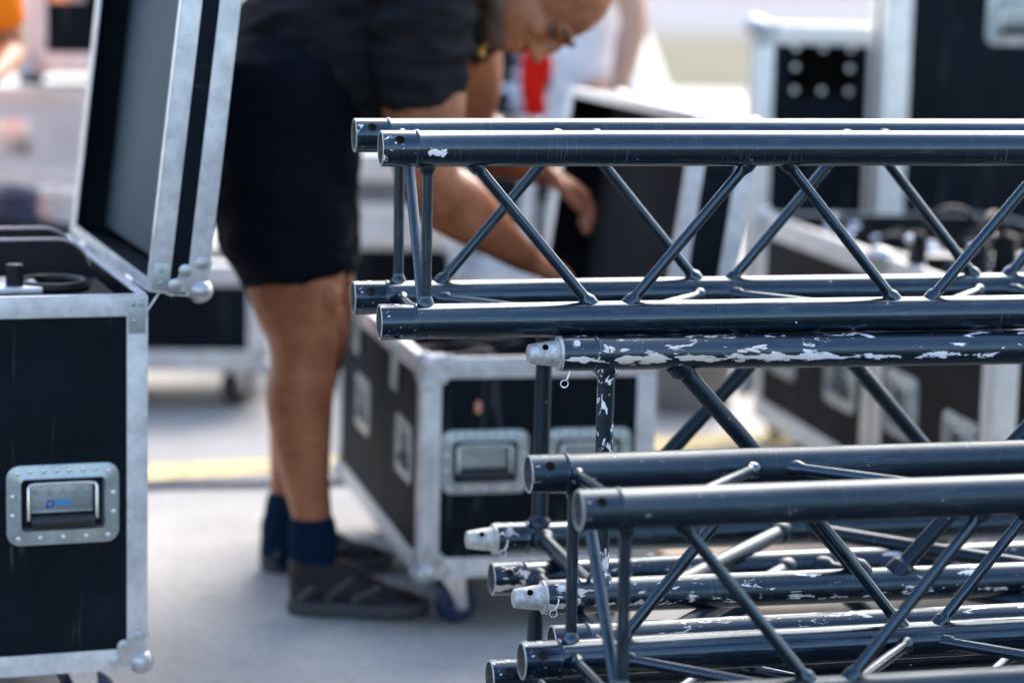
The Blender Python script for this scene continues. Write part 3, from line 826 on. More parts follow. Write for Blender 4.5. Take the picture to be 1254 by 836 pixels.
# stage equipment sitting in the left case
eq = thing('stage_device', 'black moulded stage device with knobs packed inside the left flight case', 'device', (o1.x, o1.y, z01 + H1 - 0.113), YAW)
zf = 0.139
bm = bmesh.new(); box(bm, (0.02, 0.03, 0.0), (W1 - 0.03, L1 - 0.28, zf - 0.034), 0.01); link('device_base', bm, M['plastic'], eq)
def arch_panel(name, y, x1, ztop, th, mat, rimmat):
    bm = bmesh.new(); pts = [(0.02, zf - 0.034)]
    pts.append((0.02, ztop))
    n = 10; rad = 0.055
    for i in range(n + 1):
        a_ = PI/2 - (PI/2) * i / n * 0.86
        pts.append((x1 - rad + rad * math.cos(a_), ztop - rad + rad * math.sin(a_)))
    pts.append((x1 + 0.012, zf - 0.034))
    f = [bm.verts.new((x, y, z)) for x, z in pts]; g = [bm.verts.new((x, y + th, z)) for x, z in pts]
    bm.faces.new(f); bm.faces.new(g)
    for k in range(len(pts)): bm.faces.new((f[k], f[(k+1) % len(pts)], g[(k+1) % len(pts)], g[k]))
    o = link(name, bm, mat, eq)
    bm = bmesh.new(); wire(bm, [(x, y + th / 2, z + 0.001) for x, z in pts[1:-1]], 0.0035, 8)
    link('panel_rim', bm, rimmat, o)
M['pinkrim'] = simple('pale_rim', (0.5, 0.40, 0.40), 0.5, 0.2)
arch_panel('curved_panel', 0.30, W1 - 0.040, zf + 0.026, 0.012, M['plastic'], M['pinkrim'])
arch_panel('curved_panel', 0.36, W1 - 0.055, zf + 0.038, 0.012, M['plastic'], M['pinkrim'])
bm = bmesh.new(); box(bm, (0.30, 0.10, zf - 0.0335), (W1 - 0.145, 0.24, zf - 0.024), 0.003); link('mounting_plate', bm, M['alu'], eq)
for x_, y_, r_, h_ in ((W1 - 0.185, 0.13, 0.014, 0.034), (W1 - 0.222, 0.17, 0.011, 0.045), (W1 - 0.25, 0.11, 0.012, 0.03)):
    bm = bmesh.new(); lathe(bm, (x_, y_, zf - 0.024), (0, 0, 1), [(0, 0), (0, r_), (h_ * 0.8, r_), (h_ * 0.82, r_ * 0.96), (h_ - 0.001, r_ * 0.96), (h_, r_ * 0.85), (h_, 0)], 20)
    link('knob', bm, M['plastic'], eq)
bm = bmesh.new(); ball(bm, (W1 - 0.235, 0.20, zf + 0.035), 0.02, 16, (1, 1, 0.6)); lathe(bm, (W1 - 0.235, 0.20, zf - 0.024), (0, 0, 1), [(0, 0), (0, 0.006), (0.06, 0.006), (0.06, 0)], 10); link('lever_knob', bm, M['alu'], eq)
bm = bmesh.new()
wire(bm, [(W1 - 0.12 + 0.05 * math.cos(a_), 0.17 + 0.06 * math.sin(a_), zf - 0.028) for a_ in [2*PI*i/24 for i in range(24)]], 0.009, 10, closed=True)
link('recess_ring', bm, M['plastic'], eq)

# ---- centre case
CZ = 0.115
pc = on_floor(513, 707, CZ)
ptop = at(511, 440, pc.y)
H2 = ptop.z - CZ
YAW2 = 0.235; W2, L2 = 0.445, 0.93
t = thing('flight_case', 'black flight case with raised lid that the bending man is reaching into', 'flight case', (pc.x, pc.y, 0), YAW2)
case2 = t
case_box(t, W2, L2, H2, CZ, M['lam'], M['alu'], True, front_handles=((0.120, H2 * 0.53, 0.98), (0.318, H2 * 0.53, 0.98)), left_handles=((0.16, H2 * 0.52, 0.95), (0.62, H2 * 0.52, 0.95)), detail=True, aw=0.036)
for x_, y_, sx, sy in ((0, 0, 1, 1), (W2, 0, -1, 1), (0, L2, 1, -1)):
    ball_corner(t, (x_, y_, CZ), sx, sy, 1, 0.024)
ball_corner(t, (0, 0, CZ + H2), 1, 1, -1, 0.018, M['alu'])
for x_, y_ in ((0.07, 0.09), (W2 - 0.08, 0.09), (0.08, L2 - 0.1), (W2 - 0.08, L2 - 0.1)): caster(t, x_, y_, CZ - AT, 0.042)
open_lid(t, W2, L2, 0.122, (W2 + 0.004, 0, CZ + H2 + 0.008), R(97.5), M['lam'], M['foam'], M['alu'])
hinge(t, (W2, 0.2, CZ + H2)); hinge(t, (W2, L2 - 0.2, CZ + H2))
for y_ in (0.25, 0.68):
    bm = bmesh.new(); box(bm, (-AT - 0.006, y_ - 0.03, CZ + H2 - 0.10), (-AT - 0.0003, y_ + 0.03, CZ + H2 - 0.005), 0.002)
    for dz in (-0.02, -0.08): ball(bm, (-AT - 0.007, y_, CZ + H2 + dz), 0.006, 10)
    link('butterfly_latch', bm, M['alu_dull'], t)
bm = bmesh.new(); box(bm, (0.012, 0.012, CZ + 0.012), (W2 - 0.012, L2 - 0.012, CZ + H2 - 0.12), 0.004); link('foam_lining', bm, M['foam'], t)
bm = bmesh.new(); ball(bm, (0.105, -0.0012, CZ + H2 * 0.78), 0.009, 12, (0.8, 0.25, 1.5)); link('scuff_mark', bm, M['rust'], t)
# cable coils lying in the centre case
for i, (cx_, cy_) in enumerate(((0.15, 0.45), (0.30, 0.68))):
    bm = bmesh.new()
    for k in range(5):
        wire(bm, [(0.10 * math.cos(a_) * (1 - 0.05 * k), 0.08 * math.sin(a_) * (1 - 0.05 * k), 0.012 + 0.012 * k + 0.004 * math.sin(3 * a_ + k)) for a_ in [2*PI*j/28 for j in range(28)]], 0.006, 7, closed=True)
    q = Vector((pc.x, pc.y, 0)) + Matrix.Rotation(YAW2, 3, 'Z') @ Vector((cx_, cy_, CZ + H2 - 0.1195))
    tag(link('cable_coil', bm, M['rubber'], loc=q), ['coiled black cable in the open case under the man\'s near hand', 'coiled black cable deeper in the open case below the man\'s far hand'][i], 'cable', 'cable coils in the open case')

# ---- generic closed case for the background
def closed_case(label, corner, W, L, H, z0, yaw, mat='lam', rails='alu_sunlit', fh=(), lh=(), casters=True, aw=0.045, group=None, open_top=False, name='flight_case', balls=True, cr_=0.05, latches=False):
    t = thing(name, label, 'flight case', (corner[0], corner[1], 0 if casters else z0), yaw, group)
    zz = z0 if casters else 0.0
    case_box(t, W, L, H, zz, M[mat], M[rails], open_top, front_handles=fh, left_handles=lh, aw=aw, detail=False)
    if balls:
        for x_, sx in ((0, 1), (W, -1)):
            ball_corner(t, (x_, 0, zz), sx, 1, 1, 0.026); ball_corner(t, (x_, 0, zz + H), sx, 1, -1, 0.026)
        ball_corner(t, (0, L, zz + H), 1, -1, -1, 0.026)
    if latches:
        for fx in (0.27, 0.73):
            bm = bmesh.new(); box(bm, (W*fx - 0.05, -0.006, zz + H*0.5 - 0.05), (W*fx + 0.05, -0.0005, zz + H*0.5 + 0.05), 0.002)
            box(bm, (W*fx - 0.012, -0.016, zz + H*0.5 - 0.04), (W*fx + 0.012, -0.0065, zz + H*0.5 + 0.04), 0.003)
            link('butterfly_latch', bm, M['chrome'], t)
    if casters:
        for x_ in (0.1, W - 0.1):
            for y_ in (0.1, L - 0.1): caster(t, x_, y_, zz - AT, cr_, 'rubber', 0.9)
    return t

# long low case behind the man's legs on the left
q = at(328, 445, 6.55)
zb = q.z
W3 = 1.15
closed_case('low dark flight case on casters behind the man\'s legs', (q.x - W3 * math.cos(0.09), 6.55 - W3 * math.sin(0.09)), W3, 0.5, 0.29, zb - 0.02, 0.09, rails='alu', aw=0.055, cr_=0.055)
# left background stack
q = at(36, 300, 6.9)
tb = closed_case('pale-edged flight case at far left behind the open lid, lower one', (q.x - 0.9, 6.9 - 0.1), 1.15, 0.6, 0.44, 0.13, 0.1, 'lam', 'alu_sunlit', fh=((0.95, 0.2, 1.2),), aw=0.05)
q2 = at(36, 180, 6.85)
bmz = 0.13 + 0.44 + 0.004
tc_ = closed_case('light grey trunk resting on the lower case at far left', (q.x - 0.86, 6.84), 1.12, 0.55, 0.28, bmz, 0.1, 'pale', 'alu_sunlit', casters=False, aw=0.05, latches=True)
zt = bmz + 0.28 + 0.004
def put_case(label, X0, X1, Ytop, Ybot, D, L, yaw=0.1, **kw):
    a_ = at(X0, Ybot, D); b2 = at(X1, Ybot, D); c_ = at(X0, Ytop, D)
    return closed_case(label, (a_.x, a_.y), (b2.x - a_.x) / math.cos(yaw), L, c_.z - a_.z, a_.z, yaw, **kw)
put_case('black case with wide pale rails, top of the far left stack', 33, 215, -130, 88, 6.86, 0.5, 0.08, casters=False, aw=0.055, latches=True)
bm = bmesh.new(); t0 = at(36, 215, 6.6)
# chrome clamp hung on the trunk
def clamp(label, loc, s=1.0, rz=0.0, rx=0.0, group='clamps and brackets on the open cases at right', mat='chrome'):
    t = thing('truss_clamp', label, 'clamp', loc, rz, group); t.rotation_euler = (rx, 0.0, rz); t.scale = (s, s, s)
    bm = bmesh.new()
    wire(bm, [(0.03 * math.cos(a_), 0, 0.045 + 0.03 * math.sin(a_)) for a_ in [R(-60) + R(300) * i / 22 for i in range(23)]], 0.007, 10)
    link('hook', bm, M[mat], t)
    bm = bmesh.new(); box(bm, (-0.022, -0.018, 0.0), (0.022, 0.018, 0.018), 0.003); link('saddle', bm, M['plastic'], t)
    bm = bmesh.new(); rod(bm, (0.03, 0, 0.02), (0.075, 0, -0.002 + 0.05), 0.005, 10); ball(bm, (0.078, 0, 0.05), 0.010, 12); link('wing_bolt', bm, M['chrome'], t)
    return t
for i, (X_, Y_, D_, r0_, m_, lb_) in enumerate(((70, 262, 6.35, 0.075, 'pale', 'pale hose coil on the dark stool at far left, nearer the open lid'), (18, 262, 6.35, 0.085, 'cable', 'dark blue cable coil on the stool at the left picture edge'))):
    q = at(X_, Y_, D_); q.z = at(45, 272, D_).z
    bm = bmesh.new()
    for k in range(4): wire(bm, [(r0_ * (1 - 0.06*k) * math.cos(a_), r0_ * 0.9 * math.sin(a_), 0.012 + 0.02 * k + 0.006 * math.sin(2*a_ + k)) for a_ in [2*PI*j/26 for j in range(26)]], 0.011, 8, closed=True)
    tag(link('hose_coil', bm, M[m_], loc=(q.x, D_ + 0.05, q.z + 0.001)), lb_, 'hose')
q = at(45, 272, 6.35)
st = thing('stool', 'low dark work stool with steel legs at far left carrying the coils', 'stool', (q.x, 6.40, 0))
bm = bmesh.new(); box(bm, (-0.22, -0.16, q.z - 0.04), (0.22, 0.16, q.z), 0.008); link('seat', bm, M['plastic'], st)
for sx in (-1, 1):
    for sy in (-1, 1):
        bm = bmesh.new(); rod(bm, (sx*0.18, sy*0.12, q.z - 0.0405), (sx*0.21, sy*0.14, 0.0), 0.012, 10); link('leg', bm, M['chrome'], st)
clamp('bright steel clamp lying on the grey trunk at far left', (at(37, 205, 6.9).x, 6.92, zt + 0.007), 1.4, 0.5, 0, 'loose clamps on cases')

# behind the man: stacked pale shelves between shorts and arm
put_case('grey flight case with two thick pale rails behind the man\'s forearm', 395, 560, 186, 282, 7.3, 0.5, 0.08, mat='grey', casters=False, aw=0.085)
put_case('dusty case carrying the grey pale-railed case behind the man', 385, 600, 283, 440, 7.25, 0.6, 0.08, aw=0.05)
put_case('tall black case standing far behind the man\'s hands', 560, 652, 152, 330, 6.5, 0.45, 0.05, rails='alu', aw=0.04, casters=False)
put_case('squat black case under the tall one behind the man\'s hands', 555, 700, 331, 470, 6.46, 0.5, 0.05, rails='alu', aw=0.04)

# cream jug on the squat case
q = at(676, 331, 6.62)
jug = thing('jug', 'cream coloured jug with a cap on the squat case behind the hands', 'jug', (q.x, 6.66, q.z + 0.006 + at(620, 331, 6.46).z - q.z + 0.002))
bm = bmesh.new()
lathe(bm, (0, 0, 0), (0, 0, 1), [(0, 0), (0, 0.040), (0.01, 0.046), (0.13, 0.046), (0.165, 0.028), (0.17, 0.018), (0.178, 0.018), (0.178, 0)], 24)
link('jug_body', bm, M['tarp'], jug)
bm = bmesh.new(); lathe(bm, (0, 0, 0.176), (0, 0, 1), [(0, 0), (0, 0.021), (0.02, 0.021), (0.022, 0.018), (0.022, 0)], 20); link('cap', bm, M['pale'], jug)

# ---- right: row of cases along their left faces
YR = 0.205
def side_row(label, near, L, W, H, z0, lh, mat='lam_warm', **kw):
    return closed_case(label, near, W, L, H, z0, YR, mat, 'alu_sunlit', lh=lh, open_top=True, aw=0.05, **kw)
RZ = 0.62
na = at(1074, 312, 5.2); zR = na.z
t = side_row('open brown-dusted flight case with two side handles, left one of the row behind the trusses', (na.x, 5.2), 0.83, 0.62, zR - 0.13, 0.13, ((0.19, (zR - 0.13) * 0.42, 1.25), (0.62, (zR - 0.13) * 0.42, 1.25)))
nb = Vector((na.x + math.sin(YR) * 0.665, 5.2 - math.cos(YR) * 0.665, 0))
t = side_row('open dusty flight case at right behind the trusses, nearer one of the row', (nb.x, nb.y), 0.64, 0.60, zR - 0.13, 0.13, ((0.47, (zR - 0.13) * 0.42, 1.15), (0.14, (zR - 0.13) * 0.36, 1.15)))
def inrow(base, x, y, z): return Vector((base.x, base.y, 0)) + Matrix.Rotation(YR, 3, 'Z') @ Vector((x, y, z))
# contents of the row cases
for base, L_, lab in ((Vector((na.x, 5.2, 0)), 0.83, 'left'), (nb, 0.64, 'right')):
    bm = bmesh.new(); box(bm, (0, 0, 0), (0.56, L_ - 0.05, zR - 0.13 - 0.10), 0.01)
    o = link('packing_crate', bm, M['lam_warm' if lab == 'left' else 'grey'], loc=inrow(base, 0.02, 0.025, 0.1395)); o.rotation_euler = (0, 0, YR)
    tag(o, 'brown packing block filling the %s open case behind the trusses' % ('left' if lab == 'left' else 'nearer right'), 'crate', 'packing blocks in the open cases')
spots = [(na, 0.10, 0.18, 1.5, 0.4), (na, 0.20, 0.40, 1.3, 2.0), (na, 0.12, 0.62, 1.5, 1.0), (na, 0.34, 0.25, 1.5, 3.0), (na, 0.40, 0.10, 1.6, 0.2), (nb, 0.12, 0.50, 1.3, 0.7), (nb, 0.28, 0.42, 1.6, 2.6), (nb, 0.16, 0.22, 1.5, 1.4), (nb, 0.36, 0.15, 1.3, 0.1)]
cl_lab = ['front clamp in the left open case, beside its pale rim', 'small tilted clamp near the middle of the left open case', 'clamp at the far end of the left open case', 'clamp turned sideways right of the middle in the left open case',
          'large clamp by the gap between the two open cases', 'far clamp in the nearer right open case', 'large clamp raised at the centre of the nearer right open case', 'clamp leaning by the rim of the nearer right open case', 'small clamp at the near end of the right open case']
for i, (b_, x_, y_, s_, rz_) in enumerate(spots):
    p = inrow(Vector((b_.x, b_.y if b_ is nb else 5.2, 0)), x_, y_, zR - 0.088)
    clamp(cl_lab[i], p, s_ * 0.95, rz_, 0.0, mat=('plastic', 'plastic', 'corner', 'plastic')[i % 4])
# yoke brackets (moving head arms) seen dark against black panel
for i, (X_, Y_, D_, rz_) in enumerate(((1165, 285, 5.05, 0.4), (1215, 285, 4.95, 1.0))):
    p = at(X_, Y_, D_); 
    t = thing('lamp_yoke', ['dark lamp yoke bracket standing in the right open case', 'second dark lamp yoke with bright bolts at the right picture edge'][i], 'bracket', (p.x, p.y, zR - 0.089), rz_, 'lamp yokes in the right open case')
    bm = bmesh.new(); box(bm, (-0.09, -0.05, 0), (0.09, 0.05, 0.05), 0.01); link('base', bm, M['grey'], t)
    for s in (-1, 1):
        bm = bmesh.new(); box(bm, (s * 0.08 - 0.008, -0.025, 0.048), (s * 0.08 + 0.008, 0.025, 0.16), 0.004)
        ball(bm, (s * 0.09, 0, 0.145), 0.02, 14, (0.5, 1, 1)); link('arm', bm, M['plastic'], t)
        bm = bmesh.new(); ball(bm, (s * 0.10, -0.0, 0.145), 0.011, 12); ball(bm, (s * 0.084, -0.03, 0.09), 0.007, 10); link('bolt', bm, M['chrome'], t)
    bm = bmesh.new(); wire(bm, [(0.075 * math.cos(a_), 0, 0.13 + 0.08 * math.sin(a_)) for a_ in [PI * i / 14 for i in range(15)]], 0.006, 10); link('hoop', bm, M['plastic'], t)

# tall black cases behind the row
def tall_case(label, X0, D, X1, Ytop, handle, L=0.6, yaw=0.12, mat='lam', W=None):
    a_ = at(X0, Ytop, D); b2 = at(X1, Ytop, D); H = a_.z - 0.14
    t = closed_case(label, (a_.x, D), W or (b2.x - a_.x), L, H, 0.14, yaw, mat, 'alu_sunlit', fh=handle(H) if handle else (), aw=0.062 if handle else 0.05, cr_=0.055)
    return t, a_, H
t, a_, Hh = tall_case('black flight case with recessed bolted butterfly handle and bright top edge', 926, 6.3, 1150, 30, None, yaw=-0.02, L=0.19)
# black recessed handle with 8 bolts
bm = bmesh.new(); hw_, hh_ = 0.082, 0.064
hx_, hz_ = (1006 - 926) / 2961 * 6.3 + 0.005, 0.14 + Hh - 0.112
outer = rounded_rect(hw_ * 2, hh_ * 2, 0.012); inner = rounded_rect(hw_ * 1.35, hh_ * 1.1, 0.008, cz=0.004)
rings = [[bm.verts.new((x, y, z)) for x, z in pts] for pts, y in ((outer, 0.0), (outer, -0.008), (inner, -0.008), (inner, -0.001))]
for p_, q_ in zip(rings, rings[1:]):
    for k in range(len(p_)): bm.faces.new((p_[k], p_[(k+1) % len(p_)], q_[(k+1) % len(p_)], q_[k]))
bm.faces.new(rings[-1])
hp = link('recessed_handle', bm, M['flat_black'], t, loc=(hx_, -0.003, hz_))
for sx, sz in ((-1, 1), (0, 1), (1, 1), (-1, 0.1), (1, 0.1), (-1, -1), (0, -1), (1, -1)):
    bm = bmesh.new(); ball(bm, (sx * (hw_ - 0.012), -0.009, sz * (hh_ - 0.010) ), 0.0085, 14, (1, 0.6, 1)); link('bolt', bm, M['alu_sunlit'], hp)
t, a2, Hh2 = tall_case('tallest black flight case at the right edge with a zinc dish handle', 1093, 6.10, 1420, -90, lambda H: ((0.345, H - 0.24 + 0.02, 1.1),), yaw=0.10, L=0.17)

# grey bin between centre case and the row
q0 = on_floor(796, 508); q1 = on_floor(900, 508)
bm = bmesh.new()
w_ = (q1.x - q0.x)
bot = [(0.02, 0.02), (w_ - 0.02, 0.02), (w_ - 0.02, 0.38), (0.02, 0.38)]; top = [(0, 0), (w_, 0), (w_, 0.4), (0, 0.4)]
vb = [bm.verts.new((x, y, 0)) for x, y in bot]; vt = [bm.verts.new((x, y, 0.34)) for x, y in top]; vi = [bm.verts.new((x * 0.9 + w_ * 0.05, y * 0.9 + 0.02, 0.34)) for x, y in top]; vj = [bm.verts.new((x * 0.9 + w_ * 0.05, y * 0.9 + 0.02, 0.05)) for x, y in bot]
bm.faces.new(vb); bm.faces.new(vj)
for A_, B_ in ((vb, vt), (vt, vi), (vi, vj)):
    for k in range(4): bm.faces.new((A_[k], A_[(k+1) % 4], B_[(k+1) % 4], B_[k]))
binn = thing('storage_bin', 'grey plastic storage bin on the ground behind the raised case lid', 'bin', (q0.x, q0.y, 0))
link('bin_shell', bm, M['grey'], binn)
bm = bmesh.new(); box(bm, (-0.012, -0.012, 0.325), (w_ + 0.012, -0.001, 0.345), 0.003); link('bin_rim', bm, M['grey'], binn)

# white tarpaulin covered pile far behind
bm = bmesh.new()
pa = on_floor(700, 108); 
nx, ny = 26, 12
grid = []
for j in range(ny + 1):
    row = []
    for i in range(nx + 1):
        u, v = i / nx, j / ny
        hgt = 1.0 * min(1, 4 * v, 4 * (1 - v)) * (1 - u) ** 1.0 * (1.0 if u > 0 else 0.0) * 2.1
        hgt *= 1 + 0.08 * noise.noise(Vector((u * 5, v * 5, 1)))
        row.append(bm.verts.new((u * 0.85 - 0.25, v * 2.5 + 0.15 * noise.noise(Vector((u * 3, v * 3, 7))), max(0.004, hgt))))
    grid.append(row)
for j in range(ny):
    for i in range(nx): bm.faces.new((grid[j][i], grid[j][i+1], grid[j+1][i+1], grid[j+1][i]))
r_ = [grid[j][0] for j in range(ny + 1)]
base = [bm.verts.new((v.co.x, v.co.y, 0.004)) for v in r_]
for j in range(ny): bm.faces.new((r_[j], r_[j+1], base[j+1], base[j]))
pt_ = on_floor(752, 150)
o = link('covered_pile', bm, M['tarp'], loc=(at(740, 120, 15).x, 15.0, 0))
tag(o, 'white sheeted pile sloping down to the right in the far background', 'tarpaulin')

# ================================================================== PEOPLE
def catmull(P, n=6):
    out = []
    for i in range(len(P) - 1):
        p0, p1, p2, p3 = P[max(i-1, 0)], P[i], P[i+1], P[min(i+2, len(P)-1)]
        for k in range(n):
            t = k / n
            out.append(tuple(0.5 * ((2*b) + (-a + c) * t + (2*a - 5*b + 4*c - d) * t*t + (-a + 3*b - 3*c + d) * t**3) for a, b, c, d in zip(p0, p1, p2, p3)))
    out.append(tuple(P[-1])); return out

def limb(bm, pts, ref=(0, 1, 0), n=6, seg=20):
    """pts: (Vector, ra, rb): ra across ref direction, rb perpendicular. closed with rounded ends"""
    P = catmull([(*p, a, b) for p, a, b in pts], n)
    C_ = [Vector(q[:3]) for q in P]; ref = Vector(ref).normalized()
    rings = []
    for i, q in enumerate(P):
        d = (C_[min(i+1, len(P)-1)] - C_[max(i-1, 0)]).normalized()
        u = (ref - d * ref.dot(d))
        if u.length < 0.05: u = frame_of(d)[0]
        u.normalize(); v = d.cross(u).normalized()
        rings.append((C_[i], d, u, v, max(q[3], 0.002), max(q[4], 0.002)))
    allr = []
    c, d, u, v, ra, rb = rings[0]
    for s in (0.35, 0.75): 
        f = math.sin(s * PI / 2); e = (1 - math.cos(s * PI / 2))
        allr.append((c - d * min(ra, rb) * 0.8 * math.cos(s * PI / 2), u, v, ra * f, rb * f))
    allr += [(c, u, v, ra, rb) for c, d, u, v, ra, rb in rings]
    c, d, u, v, ra, rb = rings[-1]
    for s in (0.75, 0.35):
        f = math.sin(s * PI / 2)
        allr.append((c + d * min(ra, rb) * 0.8 * math.cos(s * PI / 2), u, v, ra * f, rb * f))
    V = [[bm.verts.new(c + u * math.cos(2*PI*k/seg) * a + v * math.sin(2*PI*k/seg) * b) for k in range(seg)] for c, u, v, a, b in allr]
    for A_, B_ in zip(V, V[1:]):
        for k in range(seg): bm.faces.new((A_[k], B_[k], B_[(k+1) % seg], A_[(k+1) % seg]))
    bm.faces.new(V[0]); bm.faces.new(V[-1][::-1])

def fuse(name, bm, mat, parent, voxel=0.008, smooth_it=4):
    bmesh.ops.recalc_face_normals(bm, faces=bm.faces[:])
    me = bpy.data.meshes.new(name); bm.to_mesh(me); bm.free()
    o = bpy.data.objects.new(name, me); C.objects.link(o)
    md = o.modifiers.new('r', 'REMESH'); md.mode = 'VOXEL'; md.voxel_size = voxel; md.use_smooth_shade = True
    s = o.modifiers.new('s', 'SMOOTH'); s.iterations = smooth_it; s.factor = 0.5
    dg = bpy.context.evaluated_depsgraph_get(); dg.update()
    me2 = bpy.data.meshes.new_from_object(o.evaluated_get(dg), depsgraph=dg)
    o.modifiers.clear(); o.data = me2; bpy.data.meshes.remove(me)
    me2.materials.clear(); me2.materials.append(mat)
    for p in me2.polygons: p.use_smooth = True
    if parent:
        o.parent = parent; o.matrix_parent_inverse = Matrix.Translation(-parent.location)
    return o

def hand(bm, wrist, direction, palm, thumb_side, curl=0.5, size=1.0):
    """direction: wrist to knuckles; palm: palm normal; thumb_side: direction towards the thumb"""
    d = Vector(direction).normalized(); p = Vector(palm); p = (p - d * p.dot(d)).normalized()
    s = d.cross(p); s = s if s.dot(Vector(thumb_side)) > 0 else -s
    w = Vector(wrist); k = size
    limb(bm, [(w, 0.028*k, 0.021*k), (w + d*0.03*k, 0.034*k, 0.019*k), (w + d*0.065*k, 0.042*k, 0.017*k), (w + d*0.09*k, 0.041*k, 0.0135*k)], s, 5, 18)
    for i, (off, ln, sp) in enumerate(((0.030, 0.074, 0.16), (0.010, 0.082, 0.05), (-0.011, 0.077, -0.06), (-0.031, 0.060, -0.18))):
        a = w + d*0.078*k + s*off*k
        dirn = (d + s * sp).normalized()
        c1 = curl * (0.55 + 0.12 * i)
        d1 = (dirn * math.cos(c1) + p * math.sin(c1)); c2 = c1 + curl * 0.9
        d2 = (dirn * math.cos(c2) + p * math.sin(c2)); c3 = c2 + curl * 0.5
        d3 = (dirn * math.cos(c3) + p * math.sin(c3))
        b1 = a + d1 * ln*0.48*k; b2 = b1 + d2 * ln*0.32*k; b3 = b2 + d3 * ln*0.22*k
        limb(bm, [(a, 0.0105*k, 0.0105*k), (b1, 0.0095*k, 0.0095*k), (b2, 0.0088*k, 0.0085*k), (b3, 0.0076*k, 0.007*k)], s, 3, 12)
    a = w + d*0.022*k + s*0.024*k
    t1 = (d*0.7 + s*0.75 + p*0.3).normalized(); t2 = (d*0.95 + s*0.25 + p*0.35).normalized()
    limb(bm, [(a, 0.016*k, 0.014*k), (a + t1*0.042*k, 0.0125*k, 0.012*k), (a + t1*0.042*k + t2*0.03*k, 0.0105*k, 0.0105*k), (a + t1*0.042*k + t2*0.055*k, 0.009*k, 0.008*k)], p, 3, 12)

def head(bm, c, face, top, neck_from, k=1.0, nose=True):
    """c: centre of skull; face: where the face looks; top: crown direction"""
    f = Vector(face).normalized(); t = Vector(top); t = (t - f * t.dot(f)).normalized(); s = f.cross(t)
    rot = Matrix((s, f, t)).transposed().to_4x4()
    c = Vector(c)
    def el(off, sc):
        m = Matrix.Translation(c + s*off[0]*k + f*off[1]*k + t*off[2]*k) @ rot @ Matrix.Diagonal((sc[0]*k, sc[1]*k, sc[2]*k, 1))
        bmesh.ops.create_uvsphere(bm, u_segments=24, v_segments=16, radius=1, matrix=m)
    el((0, -0.005, 0.028), (0.077, 0.097, 0.092))      # cranium
    el((0, 0.030, -0.030), (0.066, 0.066, 0.075))      # face
    el((0, 0.048, -0.088), (0.040, 0.044, 0.030))      # chin
    el((0, 0.010, -0.070), (0.060, 0.070, 0.038))      # jaw
    el((0, 0.086, 0.018), (0.052, 0.016, 0.014))       # brow
    for sg in (-1, 1):
        el((sg*0.040, 0.070, -0.020), (0.022, 0.022, 0.018))   # cheekbone
        el((sg*0.079, -0.008, -0.012), (0.008, 0.018, 0.032))  # ear
        el((sg*0.013, 0.103, -0.036), (0.010, 0.011, 0.008))   # nostril
    el((0, 0.098, -0.012), (0.0095, 0.016, 0.026))     # nose ridge
    el((0, 0.110, -0.034), (0.012, 0.014, 0.011))      # nose tip
    el((0, 0.092, -0.060), (0.024, 0.010, 0.007))      # lips
    el((0, 0.088, -0.072), (0.021, 0.010, 0.007))
    limb(bm, [(Vector(neck_from), 0.068*k, 0.066*k), (c - t*0.07*k - f*0.03*k, 0.062*k, 0.060*k), (c - t*0.02*k - f*0.02*k, 0.055*k, 0.055*k)], s, 5, 20)
    return rot, c, s, f, t

